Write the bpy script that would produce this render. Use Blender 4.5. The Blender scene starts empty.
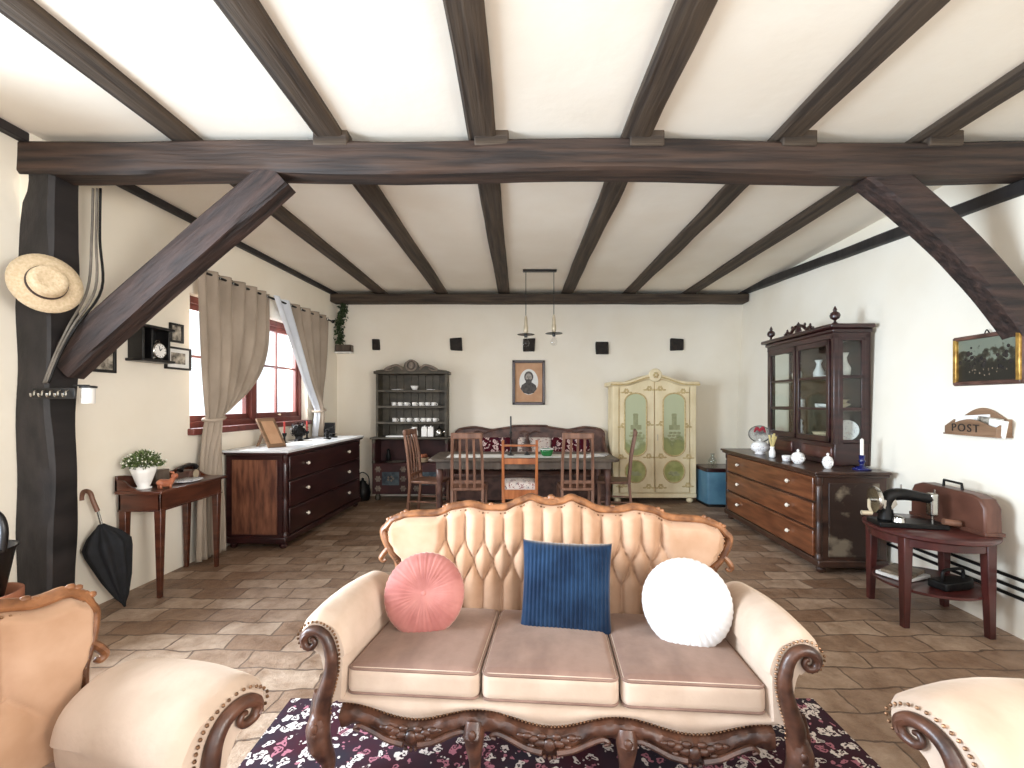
import bpy, bmesh, math, random
from mathutils import Vector, Matrix, noise as mnoise
random.seed(7)
PI = math.pi
R = math.radians
S = bpy.context.scene
C = S.collection

# ---------------------------------------------------------------- camera
cam_d = bpy.data.cameras.new('camera')
cam = bpy.data.objects.new('camera', cam_d)
C.objects.link(cam)
cam.location = (0, 0, 1.5)
cam.rotation_euler = (R(90), 0, 0)
cam_d.sensor_width = 36
cam_d.lens = 36 * 460 / 1024
cam_d.shift_x = -7 / 1024
cam_d.shift_y = 18 / 1024
cam_d.clip_start = 0.05
S.camera = cam

# ---------------------------------------------------------------- world, lights, exposure
S.view_settings.view_transform = 'Standard'
S.view_settings.look = 'None'
S.view_settings.gamma = 1
S.view_settings.use_curve_mapping = False
S.view_settings.exposure = 0.55
w = bpy.data.worlds.new('daylight')
S.world = w
w.use_nodes = True
w.node_tree.nodes['Background'].inputs[0].default_value = (0.86, 0.93, 1.0, 1)
w.node_tree.nodes['Background'].inputs[1].default_value = 1.3


def area(name, loc, target, size, size_y, power, col, spread=180):
    d = bpy.data.lights.new(name, 'AREA')
    d.shape = 'RECTANGLE'
    d.size = size
    d.size_y = size_y
    d.energy = power
    d.color = col
    d.spread = R(spread)
    o = bpy.data.objects.new(name, d)
    C.objects.link(o)
    o.location = loc
    o.rotation_euler = (Vector(target) - Vector(loc)).to_track_quat('-Z', 'Y').to_euler()
    return o


area('window_daylight', (-4.1, 5.4, 2.3), (0.5, 5.2, 0.6), 2.2, 1.6, 260, (0.92, 0.96, 1.0))
area('assumed_left_daylight', (-4.0, 1.0, 1.6), (1.2, 2.2, 0.2), 1.7, 2.3, 240, (0.72, 0.86, 1.0), 130)  # unseen light assumed left of camera from the bright floor; no door built
area('left_wall_fill', (2.9, -0.9, 1.7), (-3.0, 4.6, 1.5), 1.4, 1.6, 26, (1.0, 0.97, 0.92), 75)  # unseen light added behind the camera to brighten the left wall
area('rear_fill', (0.3, -2.6, 2.1), (0.3, 3.5, 1.0), 4.2, 1.8, 45, (1.0, 0.98, 0.95))  # unseen light added behind the camera for frontal fill; no rear window is built


def lamp(name, loc, power, col, rad=0.12):
    d = bpy.data.lights.new(name, 'POINT')
    d.energy = power
    d.color = col
    d.shadow_soft_size = rad
    o = bpy.data.objects.new(name, d)
    C.objects.link(o)
    o.location = loc


lamp('assumed_rear_lamp', (1.9, -0.5, 1.95), 32, (1.0, 0.89, 0.76), 0.25)  # unseen warm lamp assumed behind the camera, shifted to brighten the left wall


# ---------------------------------------------------------------- materials
def lin(c):
    return tuple(((x / 255) / 12.92 if x / 255 <= 0.04045 else ((x / 255 + 0.055) / 1.055) ** 2.4) for x in c) + (1,)


def nd(nt, t, **kw):
    n = nt.nodes.new(t)
    for k, v in kw.items():
        if k.startswith('i_'):
            n.inputs[k[2:].replace('_', ' ')].default_value = v
        else:
            setattr(n, k, v)
    return n


def mat(name, c1, c2=None, scale=(4, 4, 4), rough=0.5, metal=0, bump=0, bscale=None, sheen=0, detail=5, lo=0.35, hi=0.65, coat=0, spec=0.5):
    m = bpy.data.materials.new(name)
    m.use_nodes = True
    nt = m.node_tree
    b = nt.nodes['Principled BSDF']
    b.inputs['Roughness'].default_value = rough
    b.inputs['Metallic'].default_value = metal
    b.inputs['Specular IOR Level'].default_value = spec
    b.inputs['Coat Weight'].default_value = coat
    if sheen:
        b.inputs['Sheen Weight'].default_value = sheen
        b.inputs['Sheen Roughness'].default_value = 0.4
        b.inputs['Sheen Tint'].default_value = lin((255, 235, 215))
    tc = nd(nt, 'ShaderNodeTexCoord')
    mp = nd(nt, 'ShaderNodeMapping')
    mp.inputs['Scale'].default_value = scale
    nt.links.new(tc.outputs['Object'], mp.inputs['Vector'])
    nz = nd(nt, 'ShaderNodeTexNoise')
    nz.inputs['Scale'].default_value = 1
    nz.inputs['Detail'].default_value = detail
    nt.links.new(mp.outputs[0], nz.inputs['Vector'])
    cr = nd(nt, 'ShaderNodeValToRGB')
    cr.color_ramp.elements[0].position = lo
    cr.color_ramp.elements[1].position = hi
    cr.color_ramp.elements[0].color = lin(c1)
    cr.color_ramp.elements[1].color = lin(c2 or c1)
    nt.links.new(nz.outputs['Fac'], cr.inputs[0])
    nt.links.new(cr.outputs[0], b.inputs['Base Color'])
    if bump:
        bz = nz
        if bscale:
            bz = nd(nt, 'ShaderNodeTexNoise')
            bz.inputs['Scale'].default_value = bscale
            bz.inputs['Detail'].default_value = 4
            nt.links.new(tc.outputs['Object'], bz.inputs['Vector'])
        bp = nd(nt, 'ShaderNodeBump')
        bp.inputs['Strength'].default_value = bump
        bp.inputs['Distance'].default_value = 0.02
        nt.links.new(bz.outputs['Fac'], bp.inputs['Height'])
        nt.links.new(bp.outputs[0], b.inputs['Normal'])
    return m


def glass_mat(name, tint=(1, 1, 1, 1), refl=0.08):
    m = bpy.data.materials.new(name)
    m.use_nodes = True
    nt = m.node_tree
    nt.nodes.remove(nt.nodes['Principled BSDF'])
    out = nt.nodes['Material Output']
    tr = nd(nt, 'ShaderNodeBsdfTransparent')
    tr.inputs[0].default_value = tint
    gl = nd(nt, 'ShaderNodeBsdfGlossy')
    gl.inputs['Roughness'].default_value = 0.03
    lw = nd(nt, 'ShaderNodeLayerWeight')
    pw = nd(nt, 'ShaderNodeMath', operation='POWER')
    pw.inputs[1].default_value = 4
    nt.links.new(lw.outputs['Facing'], pw.inputs[0])
    fr = nd(nt, 'ShaderNodeMath', operation='MULTIPLY_ADD')
    fr.inputs[1].default_value = 0.5
    fr.inputs[2].default_value = refl * 0.5
    nt.links.new(pw.outputs[0], fr.inputs[0])
    mx = nd(nt, 'ShaderNodeMixShader')
    nt.links.new(fr.outputs[0], mx.inputs[0])
    nt.links.new(tr.outputs[0], mx.inputs[1])
    nt.links.new(gl.outputs[0], mx.inputs[2])
    nt.links.new(mx.outputs[0], out.inputs[0])
    return m


def floor_mat():
    m = mat('stone_floor', (120, 100, 84), rough=0.42)
    nt = m.node_tree
    b = nt.nodes['Principled BSDF']
    tc = nd(nt, 'ShaderNodeTexCoord')
    # wobble the joints
    nz = nd(nt, 'ShaderNodeTexNoise', i_Scale=3.2, i_Detail=5)
    nt.links.new(tc.outputs['Object'], nz.inputs['Vector'])
    mix = nd(nt, 'ShaderNodeMix', data_type='RGBA', blend_type='LINEAR_LIGHT')
    mix.inputs[0].default_value = 0.06
    nt.links.new(tc.outputs['Object'], mix.inputs[6])
    nt.links.new(nz.outputs['Color'], mix.inputs[7])
    br = nd(nt, 'ShaderNodeTexBrick')
    br.offset = 0.42
    br.inputs['Scale'].default_value = 1
    br.inputs['Brick Width'].default_value = 0.36
    br.inputs['Row Height'].default_value = 0.185
    br.inputs['Mortar Size'].default_value = 0.006
    br.inputs['Mortar Smooth'].default_value = 0.3
    br.inputs['Bias'].default_value = -0.1
    br.inputs['Color1'].default_value = lin((150, 120, 97))
    br.inputs['Color2'].default_value = lin((198, 174, 152))
    br.inputs['Mortar'].default_value = lin((122, 101, 85))
    nt.links.new(mix.outputs[2], br.inputs['Vector'])
    n2 = nd(nt, 'ShaderNodeTexNoise', i_Scale=6.5, i_Detail=12, i_Roughness=0.72)
    nt.links.new(tc.outputs['Object'], n2.inputs['Vector'])
    cr = nd(nt, 'ShaderNodeValToRGB')
    cr.color_ramp.elements[0].position = 0.34
    cr.color_ramp.elements[1].position = 0.68
    cr.color_ramp.elements[0].color = lin((176, 158, 142))
    cr.color_ramp.elements[1].color = (1.0, 1.0, 1.0, 1)
    nt.links.new(n2.outputs['Fac'], cr.inputs[0])
    mu = nd(nt, 'ShaderNodeMix', data_type='RGBA', blend_type='MULTIPLY')
    mu.inputs[0].default_value = 0.9
    nt.links.new(br.outputs['Color'], mu.inputs[6])
    nt.links.new(cr.outputs[0], mu.inputs[7])
    nt.links.new(mu.outputs[2], b.inputs['Base Color'])
    mh = nd(nt, 'ShaderNodeMath', operation='MULTIPLY_ADD')
    mh.inputs[1].default_value = -1.0
    nt.links.new(br.outputs['Fac'], mh.inputs[0])
    nt.links.new(n2.outputs['Fac'], mh.inputs[2])
    bp = nd(nt, 'ShaderNodeBump', i_Strength=0.9, i_Distance=0.018)
    nt.links.new(mh.outputs[0], bp.inputs['Height'])
    nt.links.new(bp.outputs[0], b.inputs['Normal'])
    rr = nd(nt, 'ShaderNodeMapRange', i_To_Min=0.3, i_To_Max=0.62)
    nt.links.new(n2.outputs['Fac'], rr.inputs[0])
    nt.links.new(rr.outputs[0], b.inputs['Roughness'])
    return m


def floral_mat(name, ground, petals, accent, scale, thr=0.42, rough=0.95, ground2=None, gap=0.47):
    """scattered blossoms and vines on a dark ground"""
    m = mat(name, ground, ground2 or ground, rough=rough, spec=0.1)
    nt = m.node_tree
    b = nt.nodes['Principled BSDF']
    base = b.inputs['Base Color'].links[0].from_socket
    tc = nd(nt, 'ShaderNodeTexCoord')
    nz = nd(nt, 'ShaderNodeTexNoise', i_Scale=scale * 1.1, i_Detail=2)
    nt.links.new(tc.outputs['Object'], nz.inputs['Vector'])
    mix = nd(nt, 'ShaderNodeMix', data_type='RGBA', blend_type='LINEAR_LIGHT')
    mix.inputs[0].default_value = 0.9 / scale
    nt.links.new(tc.outputs['Object'], mix.inputs[6])
    nt.links.new(nz.outputs['Color'], mix.inputs[7])
    v = nd(nt, 'ShaderNodeTexVoronoi', i_Scale=scale)
    nt.links.new(mix.outputs[2], v.inputs['Vector'])
    # ring shaped petals
    cr = nd(nt, 'ShaderNodeValToRGB')
    e = cr.color_ramp.elements
    e[0].position = 0.0
    e[0].color = (0, 0, 0, 1)
    e[1].position = 1.0
    e[1].color = (0, 0, 0, 1)
    e[0].color = (1, 1, 1, 1)
    for p, val in ((0.08, 1), (0.12, 0), (0.19, 0), (0.24, 1), (thr, 1), (thr + 0.05, 0)):
        q = e.new(p)
        q.color = (val, val, val, 1)
    nt.links.new(v.outputs['Distance'], cr.inputs[0])
    n3 = nd(nt, 'ShaderNodeTexNoise', i_Scale=scale * 2.7, i_Detail=3)
    nt.links.new(tc.outputs['Object'], n3.inputs['Vector'])
    gt = nd(nt, 'ShaderNodeMath', operation='GREATER_THAN')
    gt.inputs[1].default_value = gap
    nt.links.new(n3.outputs['Fac'], gt.inputs[0])
    mm = nd(nt, 'ShaderNodeMath', operation='MULTIPLY')
    nt.links.new(cr.outputs[0], mm.inputs[0])
    nt.links.new(gt.outputs[0], mm.inputs[1])
    cc = nd(nt, 'ShaderNodeValToRGB')
    cc.color_ramp.interpolation = 'CONSTANT'
    cc.color_ramp.elements[0].color = lin(petals)
    cc.color_ramp.elements[1].position = 0.66
    cc.color_ramp.elements[1].color = lin(accent)
    sep = nd(nt, 'ShaderNodeSeparateColor')
    nt.links.new(v.outputs['Color'], sep.inputs[0])
    nt.links.new(sep.outputs[0], cc.inputs[0])
    fin = nd(nt, 'ShaderNodeMix', data_type='RGBA')
    nt.links.new(mm.outputs[0], fin.inputs[0])
    nt.links.new(base, fin.inputs[6])
    nt.links.new(cc.outputs[0], fin.inputs[7])
    nt.links.new(fin.outputs[2], b.inputs['Base Color'])
    return m


def painted_scene_mat(name, sky, land, dark, z0, z1, nscale=6, rough=0.5):
    """hand painted landscape: sky over land, by height, broken up with noise"""
    m = mat(name, sky, rough=rough)
    nt = m.node_tree
    b = nt.nodes['Principled BSDF']
    tc = nd(nt, 'ShaderNodeTexCoord')
    sp = nd(nt, 'ShaderNodeSeparateXYZ')
    nt.links.new(tc.outputs['Object'], sp.inputs[0])
    nz = nd(nt, 'ShaderNodeTexNoise', i_Scale=nscale, i_Detail=6)
    nt.links.new(tc.outputs['Object'], nz.inputs['Vector'])
    mr = nd(nt, 'ShaderNodeMapRange', i_From_Min=z0, i_From_Max=z1)
    nt.links.new(sp.outputs[2], mr.inputs[0])
    ad = nd(nt, 'ShaderNodeMath', operation='MULTIPLY_ADD')
    ad.inputs[1].default_value = 0.9
    nt.links.new(nz.outputs['Fac'], ad.inputs[0])
    nt.links.new(mr.outputs[0], ad.inputs[2])
    cr = nd(nt, 'ShaderNodeValToRGB')
    e = cr.color_ramp.elements
    e[0].position = 0.45
    e[0].color = lin(land)
    e[1].position = 1.0
    e[1].color = lin(sky)
    q = e.new(0.8)
    q.color = lin(dark)
    q = e.new(0.88)
    q.color = lin(sky)
    q = e.new(0.68)
    q.color = lin(land)
    nt.links.new(ad.outputs[0], cr.inputs[0])
    nt.links.new(cr.outputs[0], b.inputs['Base Color'])
    return m


M = {}
M['plaster'] = mat('wall_plaster', (236, 226, 208), (242, 234, 219), (1.2, 1.2, 1.2), 0.9, bump=0.12, bscale=9)
M['ceil'] = mat('ceiling_plaster', (236, 226, 210), (242, 234, 220), (1.5, 1.5, 1.5), 0.9, bump=0.1, bscale=11)
M['floor'] = floor_mat()
M['beam'] = mat('dark_oak_beam', (30, 21, 17), (70, 51, 40), (1.3, 22, 22), 0.68, bump=0.8, detail=9)
M['joist'] = mat('weathered_joist', (46, 36, 28), (80, 66, 52), (1.6, 26, 26), 0.75, bump=0.7, detail=9)
M['brace'] = mat('red_brown_brace', (28, 19, 17), (62, 44, 38), (2.6, 22, 22), 0.7, bump=1.3, detail=9)
M['post'] = mat('black_tarred_post', (16, 14, 15), (40, 35, 35), (5, 12, 1.2), 0.6, bump=0.6, detail=7)
M['endgrain'] = mat('black_beam_end', (24, 19, 16), (44, 35, 29), (20, 20, 20), 0.8, bump=0.5)
M['velvet'] = mat('cream_velvet', (180, 157, 138), (196, 174, 156), (5, 5, 5), 0.8, sheen=0.35, spec=0.15, bump=0.08, bscale=40)
M['velvet_back'] = mat('honey_velvet', (168, 131, 103), (186, 151, 125), (6, 6, 6), 0.8, sheen=0.35, spec=0.15)
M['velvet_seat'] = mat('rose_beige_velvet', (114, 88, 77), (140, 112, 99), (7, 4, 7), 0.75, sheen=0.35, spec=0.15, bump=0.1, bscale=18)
M['carved'] = mat('carved_walnut', (48, 28, 20), (92, 58, 42), (14, 14, 14), 0.38, bump=0.25)
M['gilt_wood'] = mat('golden_walnut', (92, 56, 34), (150, 100, 64), (18, 18, 18), 0.35, bump=0.2)
M['nail'] = mat('brass_nail', (96, 68, 48), (150, 112, 82), (60, 60, 60), 0.35, metal=0.7)
M['rug'] = floral_mat('floral_rug', (50, 44, 52), (216, 204, 196), (168, 108, 120), 21, 0.40, ground2=(66, 34, 42), gap=0.38)
M['rug_border'] = floral_mat('rug_border', (76, 26, 34), (196, 160, 140), (40, 40, 70), 22, 0.36)
M['pink'] = mat('pink_velvet', (150, 90, 84), (174, 114, 106), (8, 8, 8), 0.7, sheen=0.6, spec=0.15)
M['white_velvet'] = mat('white_velvet', (206, 204, 203), (216, 214, 213), (8, 8, 8), 0.75, sheen=0.4, spec=0.15)
M['blue_cord'] = mat('blue_corduroy', (17, 34, 56), (30, 52, 78), (9, 9, 9), 0.85, sheen=0.35, spec=0.1)
M['mahogany'] = mat('mahogany', (50, 22, 18), (88, 44, 34), (2, 2, 26), 0.3, detail=7, coat=0.25)
M['dark_mahogany'] = mat('dark_mahogany', (36, 16, 17), (58, 28, 27), (3, 3, 20), 0.3, coat=0.2)
M['worn_side'] = mat('worn_side_panel', (78, 42, 30), (134, 86, 62), (22, 22, 4), 0.5, detail=9)
M['chest_drawer'] = mat('chestnut_drawer', (82, 44, 26), (124, 74, 46), (2.5, 3, 22), 0.32, detail=7, coat=0.3)
M['chest_body'] = mat('dark_chest_body', (40, 22, 15), (70, 44, 32), (4, 4, 10), 0.38, detail=8, coat=0.2)
M['worn_patch'] = mat('scuffed_varnish', (92, 78, 62), (148, 132, 112), (14, 14, 14), 0.6)
M['table_red'] = mat('red_mahogany', (58, 25, 23), (88, 42, 38), (3, 16, 3), 0.32, coat=0.2)
M['console'] = mat('brown_mahogany', (58, 28, 18), (92, 50, 34), (3, 3, 18), 0.32, coat=0.3)
M['brown_wood'] = mat('brown_wood', (96, 64, 48), (136, 96, 75), (14, 14, 2), 0.45)
M['orange_wood'] = mat('orange_beech', (140, 76, 38), (180, 108, 62), (14, 14, 2), 0.4)
M['grey_wood'] = mat('grey_brown_oak', (72, 60, 50), (104, 90, 78), (12, 12, 2), 0.5)
M['hutch'] = mat('olive_grey_paint', (58, 52, 42), (82, 74, 60), (6, 6, 10), 0.55)
M['hutch_red'] = mat('ox_blood_paint', (56, 24, 24), (74, 34, 32), (6, 6, 6), 0.55)
M['dark_carved'] = mat('dark_carved_wood', (66, 43, 36), (108, 75, 64), (8, 8, 8), 0.45)
M['cream_paint'] = mat('cream_paint', (222, 202, 160), (238, 222, 186), (5, 5, 3), 0.55)
M['gold_paint'] = mat('ochre_flower_paint', (184, 158, 108), (206, 183, 134), (30, 30, 30), 0.55)
M['tower'] = mat('grey_painted_tower', (144, 146, 108), (162, 162, 124), (20, 20, 20), 0.6)
M['green_round'] = mat('painted_green_roundel', (142, 146, 84), (178, 176, 116), (9, 9, 9), 0.55)
M['landscape'] = painted_scene_mat('painted_panel', (186, 190, 154), (158, 160, 102), (138, 144, 96), 0.55, 1.6, 5)
M['canvas'] = painted_scene_mat('oil_canvas', (112, 118, 104), (34, 32, 26), (56, 54, 42), -0.15, 0.36, 22, 0.35)
M['glare_white'] = mat('glare_white_top', (206, 208, 210), (236, 238, 240), (3, 3, 3), 0.22)  # window glare on polished wood, put into the colour of the sideboard top
M['porcelain'] = mat('white_porcelain', (236, 232, 226), (244, 242, 238), (3, 3, 3), 0.18)
M['porcelain_flower'] = floral_mat('painted_porcelain', (238, 234, 230), (120, 90, 130), (176, 90, 84), 55, 0.3, 0.2)
M['ivory'] = mat('ivory_knob', (226, 214, 196), (240, 230, 214), (9, 9, 9), 0.3)
M['black'] = mat('black_lacquer', (14, 13, 14), (22, 20, 21), (9, 9, 9), 0.35)
M['black_cloth'] = mat('black_cloth', (10, 11, 14), (20, 21, 26), (20, 20, 20), 0.85)
M['iron'] = mat('black_iron', (18, 17, 17), (34, 32, 31), (14, 14, 14), 0.45, metal=0.6)
M['steel'] = mat('polished_steel', (168, 166, 160), (200, 198, 192), (9, 9, 9), 0.22, metal=1)
M['gold'] = mat('gilt', (150, 112, 52), (204, 164, 88), (20, 20, 20), 0.35, metal=0.6)
M['straw'] = mat('panama_straw', (196, 172, 138), (214, 192, 160), (60, 60, 60), 0.8, bump=0.25)
M['hatband'] = mat('brown_hat_ribbon', (46, 28, 24), (58, 38, 32), (9, 9, 9), 0.6)
M['curtain'] = mat('taupe_curtain', (150, 136, 121), (172, 157, 141), (4, 4, 2), 0.85, sheen=0.2, spec=0.15)
M['lining'] = mat('pale_curtain_lining', (206, 210, 218), (222, 226, 232), (4, 4, 2), 0.85)
M['window_red'] = mat('red_brown_window_paint', (84, 40, 36), (112, 56, 48), (8, 8, 3), 0.45)
M['glass'] = glass_mat('window_glass')
M['vitrine_glass'] = glass_mat('cabinet_glass', (0.93, 0.95, 0.94, 1))
M['leaf'] = mat('green_leaves', (52, 70, 34), (110, 128, 72), (40, 40, 40), 0.6)
M['ivy'] = mat('dark_ivy', (26, 40, 20), (58, 78, 40), (30, 30, 30), 0.6)
M['flower_white'] = mat('tiny_white_blossom', (224, 226, 206), (236, 236, 222), (9, 9, 9), 0.7)
M['terracotta'] = mat('terracotta', (150, 92, 66), (176, 114, 84), (9, 9, 9), 0.8)
M['copper_brown'] = mat('orange_brown_glaze', (150, 84, 58), (186, 116, 84), (20, 20, 20), 0.4)
M['photo'] = mat('old_photograph', (60, 54, 48), (196, 186, 170), (22, 22, 22), 0.4)
M['paper'] = mat('white_paper', (228, 226, 220), (238, 236, 232), (7, 7, 7), 0.8)
M['mat_tan'] = mat('tan_mount', (190, 146, 112), (202, 160, 126), (8, 8, 8), 0.8)
M['skin_print'] = mat('grey_print', (150, 142, 132), (176, 168, 158), (30, 30, 30), 0.7)
M['ink'] = mat('dark_print_ink', (62, 58, 56), (92, 86, 82), (30, 30, 30), 0.7)
M['slate_panel'] = mat('slate_blue_panel', (44, 54, 64), (84, 98, 104), (16, 16, 16), 0.5)
M['dull_rosette'] = mat('dull_grey_rosette', (104, 92, 82), (140, 126, 112), (30, 30, 30), 0.6)
M['cover_brown'] = mat('brown_veneer', (74, 44, 34), (104, 66, 52), (3, 16, 5), 0.4)
M['blue_paint'] = mat('pale_blue_paint', (70, 108, 130), (90, 132, 150), (4, 4, 4), 0.45)
M['cobalt'] = mat('cobalt_glass', (14, 18, 70), (26, 32, 96), (6, 6, 6), 0.12)
M['wax'] = mat('white_wax', (238, 234, 224), (244, 240, 232), (6, 6, 6), 0.5)
M['red_wax'] = mat('red_wax', (170, 52, 46), (186, 70, 62), (6, 6, 6), 0.5)
M['mirror'] = mat('grey_mirror', (150, 152, 150), (172, 174, 170), (5, 5, 5), 0.2, metal=0.8)
M['red_cloth'] = mat('red_cloth', (140, 30, 44), (164, 48, 60), (14, 14, 14), 0.8)
M['red_floral'] = floral_mat('red_floral_weave', (74, 20, 30), (208, 182, 176), (60, 36, 50), 15, 0.45, gap=0.36)
M['cream_floral'] = floral_mat('cream_floral_weave', (206, 192, 182), (120, 40, 50), (70, 60, 80), 22, 0.36)
M['green_glass'] = mat('green_glass', (24, 92, 44), (44, 124, 64), (9, 9, 9), 0.12)
M['dried'] = mat('pale_dried_stems', (206, 186, 120), (226, 208, 150), (20, 20, 20), 0.7)
M['pine'] = mat('light_letter_rack_wood', (112, 84, 62), (146, 114, 88), (3, 3, 20), 0.5)
M['grey_metal'] = mat('grey_cable', (92, 86, 78), (120, 112, 102), (9, 9, 9), 0.5)
M['bulb'] = glass_mat('bulb_glass', (0.97, 0.97, 0.97, 1))
M['brass'] = mat('aged_brass', (190, 174, 146), (212, 198, 172), (9, 9, 9), 0.4, metal=0.3)
M['blue_white'] = floral_mat('blue_white_china', (220, 222, 226), (70, 90, 140), (50, 70, 120), 30, 0.3, 0.2)


# ---------------------------------------------------------------- mesh helpers
def catmull(pts, n=6):
    pts = [Vector(p) for p in pts]
    out = []
    for i in range(len(pts) - 1):
        p0 = pts[max(i - 1, 0)]
        p1, p2 = pts[i], pts[i + 1]
        p3 = pts[min(i + 2, len(pts) - 1)]
        for k in range(n):
            t = k / n
            out.append(0.5 * ((2 * p1) + (p2 - p0) * t + (2 * p0 - 5 * p1 + 4 * p2 - p3) * t * t + (3 * p1 - p0 - 3 * p2 + p3) * t ** 3))
    out.append(pts[-1])
    return out


def lerp_list(xs, ys, x):
    if x <= xs[0]:
        return ys[0]
    for i in range(len(xs) - 1):
        if x <= xs[i + 1]:
            t = (x - xs[i]) / (xs[i + 1] - xs[i])
            t = t * t * (3 - 2 * t)
            return ys[i] + (ys[i + 1] - ys[i]) * t
    return ys[-1]


class MB:
    def __init__(self):
        self.bm = bmesh.new()

    def face(self, vs):
        try:
            return self.bm.faces.new(vs)
        except ValueError:
            return None

    def box(self, x0, x1, y0, y1, z0, z1):
        v = [self.bm.verts.new(p) for p in ((x0, y0, z0), (x1, y0, z0), (x1, y1, z0), (x0, y1, z0), (x0, y0, z1), (x1, y0, z1), (x1, y1, z1), (x0, y1, z1))]
        for f in ((3, 2, 1, 0), (4, 5, 6, 7), (0, 1, 5, 4), (1, 2, 6, 5), (2, 3, 7, 6), (3, 0, 4, 7)):
            self.face([v[i] for i in f])
        return self

    def bar(self, p0, p1, w0, w1=None, d0=None, d1=None):
        """square section bar between two points; w along x-ish, d the other way"""
        p0, p1 = Vector(p0), Vector(p1)
        w1 = w0 if w1 is None else w1
        d0 = w0 if d0 is None else d0
        d1 = (w1 if d0 == w0 else d0) if d1 is None else d1
        a = (p1 - p0).normalized()
        ref = Vector((1, 0, 0)) if abs(a.x) < 0.9 else Vector((0, 1, 0))
        v = a.cross(ref).normalized()
        u = v.cross(a).normalized()
        rings = []
        for p, w_, d_ in ((p0, w0, d0), (p1, w1, d1)):
            rings.append([self.bm.verts.new(p + u * sx * w_ / 2 + v * sy * d_ / 2) for sx, sy in ((-1, -1), (1, -1), (1, 1), (-1, 1))])
        for i in range(4):
            j = (i + 1) % 4
            self.face([rings[0][i], rings[0][j], rings[1][j], rings[1][i]])
        self.face(rings[0][::-1])
        self.face(rings[1])
        return self

    def path(self, pts, r, n=8, closed=False, flat=1.0, up=None):
        pts = [Vector(p) for p in pts]
        m = len(pts)
        rs = [r] * m if not isinstance(r, (list, tuple)) else list(r)
        if len(rs) != m:
            src = rs
            rs = []
            for i in range(m):
                q = i * (len(src) - 1) / max(1, m - 1)
                k = min(int(q), len(src) - 2)
                rs.append(src[k] + (src[k + 1] - src[k]) * (q - k))
        rings = []
        prev = None
        for i, p in enumerate(pts):
            a = pts[(i + 1) % m] if (closed or i < m - 1) else p
            b_ = pts[i - 1] if (closed or i > 0) else p
            t = (a - b_)
            t = t.normalized() if t.length > 1e-9 else Vector((0, 0, 1))
            if up is not None:
                u = t.cross(Vector(up))
                u = u.normalized() if u.length > 1e-6 else Vector((1, 0, 0))
            elif prev is None:
                ref = Vector((0, 0, 1)) if abs(t.z) < 0.9 else Vector((1, 0, 0))
                u = t.cross(ref).normalized()
            else:
                u = (prev - t * prev.dot(t)).normalized()
            prev = u
            v = t.cross(u)
            rings.append([self.bm.verts.new(p + (u * math.cos(2 * PI * k / n) + v * math.sin(2 * PI * k / n) * flat) * rs[i]) for k in range(n)])
        for i in range(m if closed else m - 1):
            A, B = rings[i], rings[(i + 1) % m]
            for k in range(n):
                self.face([A[k], A[(k + 1) % n], B[(k + 1) % n], B[k]])
        if not closed:
            self.face(rings[0][::-1])
            self.face(rings[-1])
        return self

    def tube(self, p0, p1, r0, r1=None, n=12):
        return self.path([p0, p1], [r0, r0 if r1 is None else r1], n)

    def lathe(self, prof, c=(0, 0, 0), n=24, ripple=None, axis='z', sx=1, sy=1):
        c = Vector(c)
        rings = []
        for r, z in prof:
            if r < 1e-5:
                p = (0, 0, z)
                rings.append([self.bm.verts.new(c + self._ax(p, axis))])
            else:
                ring = []
                for k in range(n):
                    a = 2 * PI * k / n
                    rr = r * (1 + (ripple(a, z) if ripple else 0))
                    ring.append(self.bm.verts.new(c + self._ax((rr * math.cos(a) * sx, rr * math.sin(a) * sy, z), axis)))
                rings.append(ring)
        for A, B in zip(rings, rings[1:]):
            if len(A) == 1 and len(B) == 1:
                continue
            for k in range(n):
                j = (k + 1) % n
                if len(A) == 1:
                    self.face([A[0], B[j], B[k]])
                elif len(B) == 1:
                    self.face([A[k], A[j], B[0]])
                else:
                    self.face([A[k], A[j], B[j], B[k]])
        if len(rings[0]) > 1:
            self.face(rings[0][::-1])
        if len(rings[-1]) > 1:
            self.face(rings[-1])
        return self

    @staticmethod
    def _ax(p, axis):
        x, y, z = p
        if axis == 'z':
            return Vector((x, y, z))
        if axis == 'y':
            return Vector((x, z, y))
        return Vector((z, x, y))

    def prism(self, poly, axis, a0, a1):
        """poly in the two other axes; extruded along axis"""
        def P(u, v, a):
            return {'y': (u, a, v), 'x': (a, u, v), 'z': (u, v, a)}[axis]
        A = [self.bm.verts.new(P(u, v, a0)) for u, v in poly]
        B = [self.bm.verts.new(P(u, v, a1)) for u, v in poly]
        n = len(poly)
        for i in range(n):
            j = (i + 1) % n
            self.face([A[i], A[j], B[j], B[i]])
        self.face(A[::-1])
        self.face(B)
        return self

    def grid(self, f, nu, nv, closeu=False):
        vs = [[self.bm.verts.new(f(i / nu, j / nv)) for i in range(nu if closeu else nu + 1)] for j in range(nv + 1)]
        w_ = len(vs[0])
        for j in range(nv):
            for i in range(nu):
                k = (i + 1) % w_
                self.face([vs[j][i], vs[j][k], vs[j + 1][k], vs[j + 1][i]])
        return vs

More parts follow.
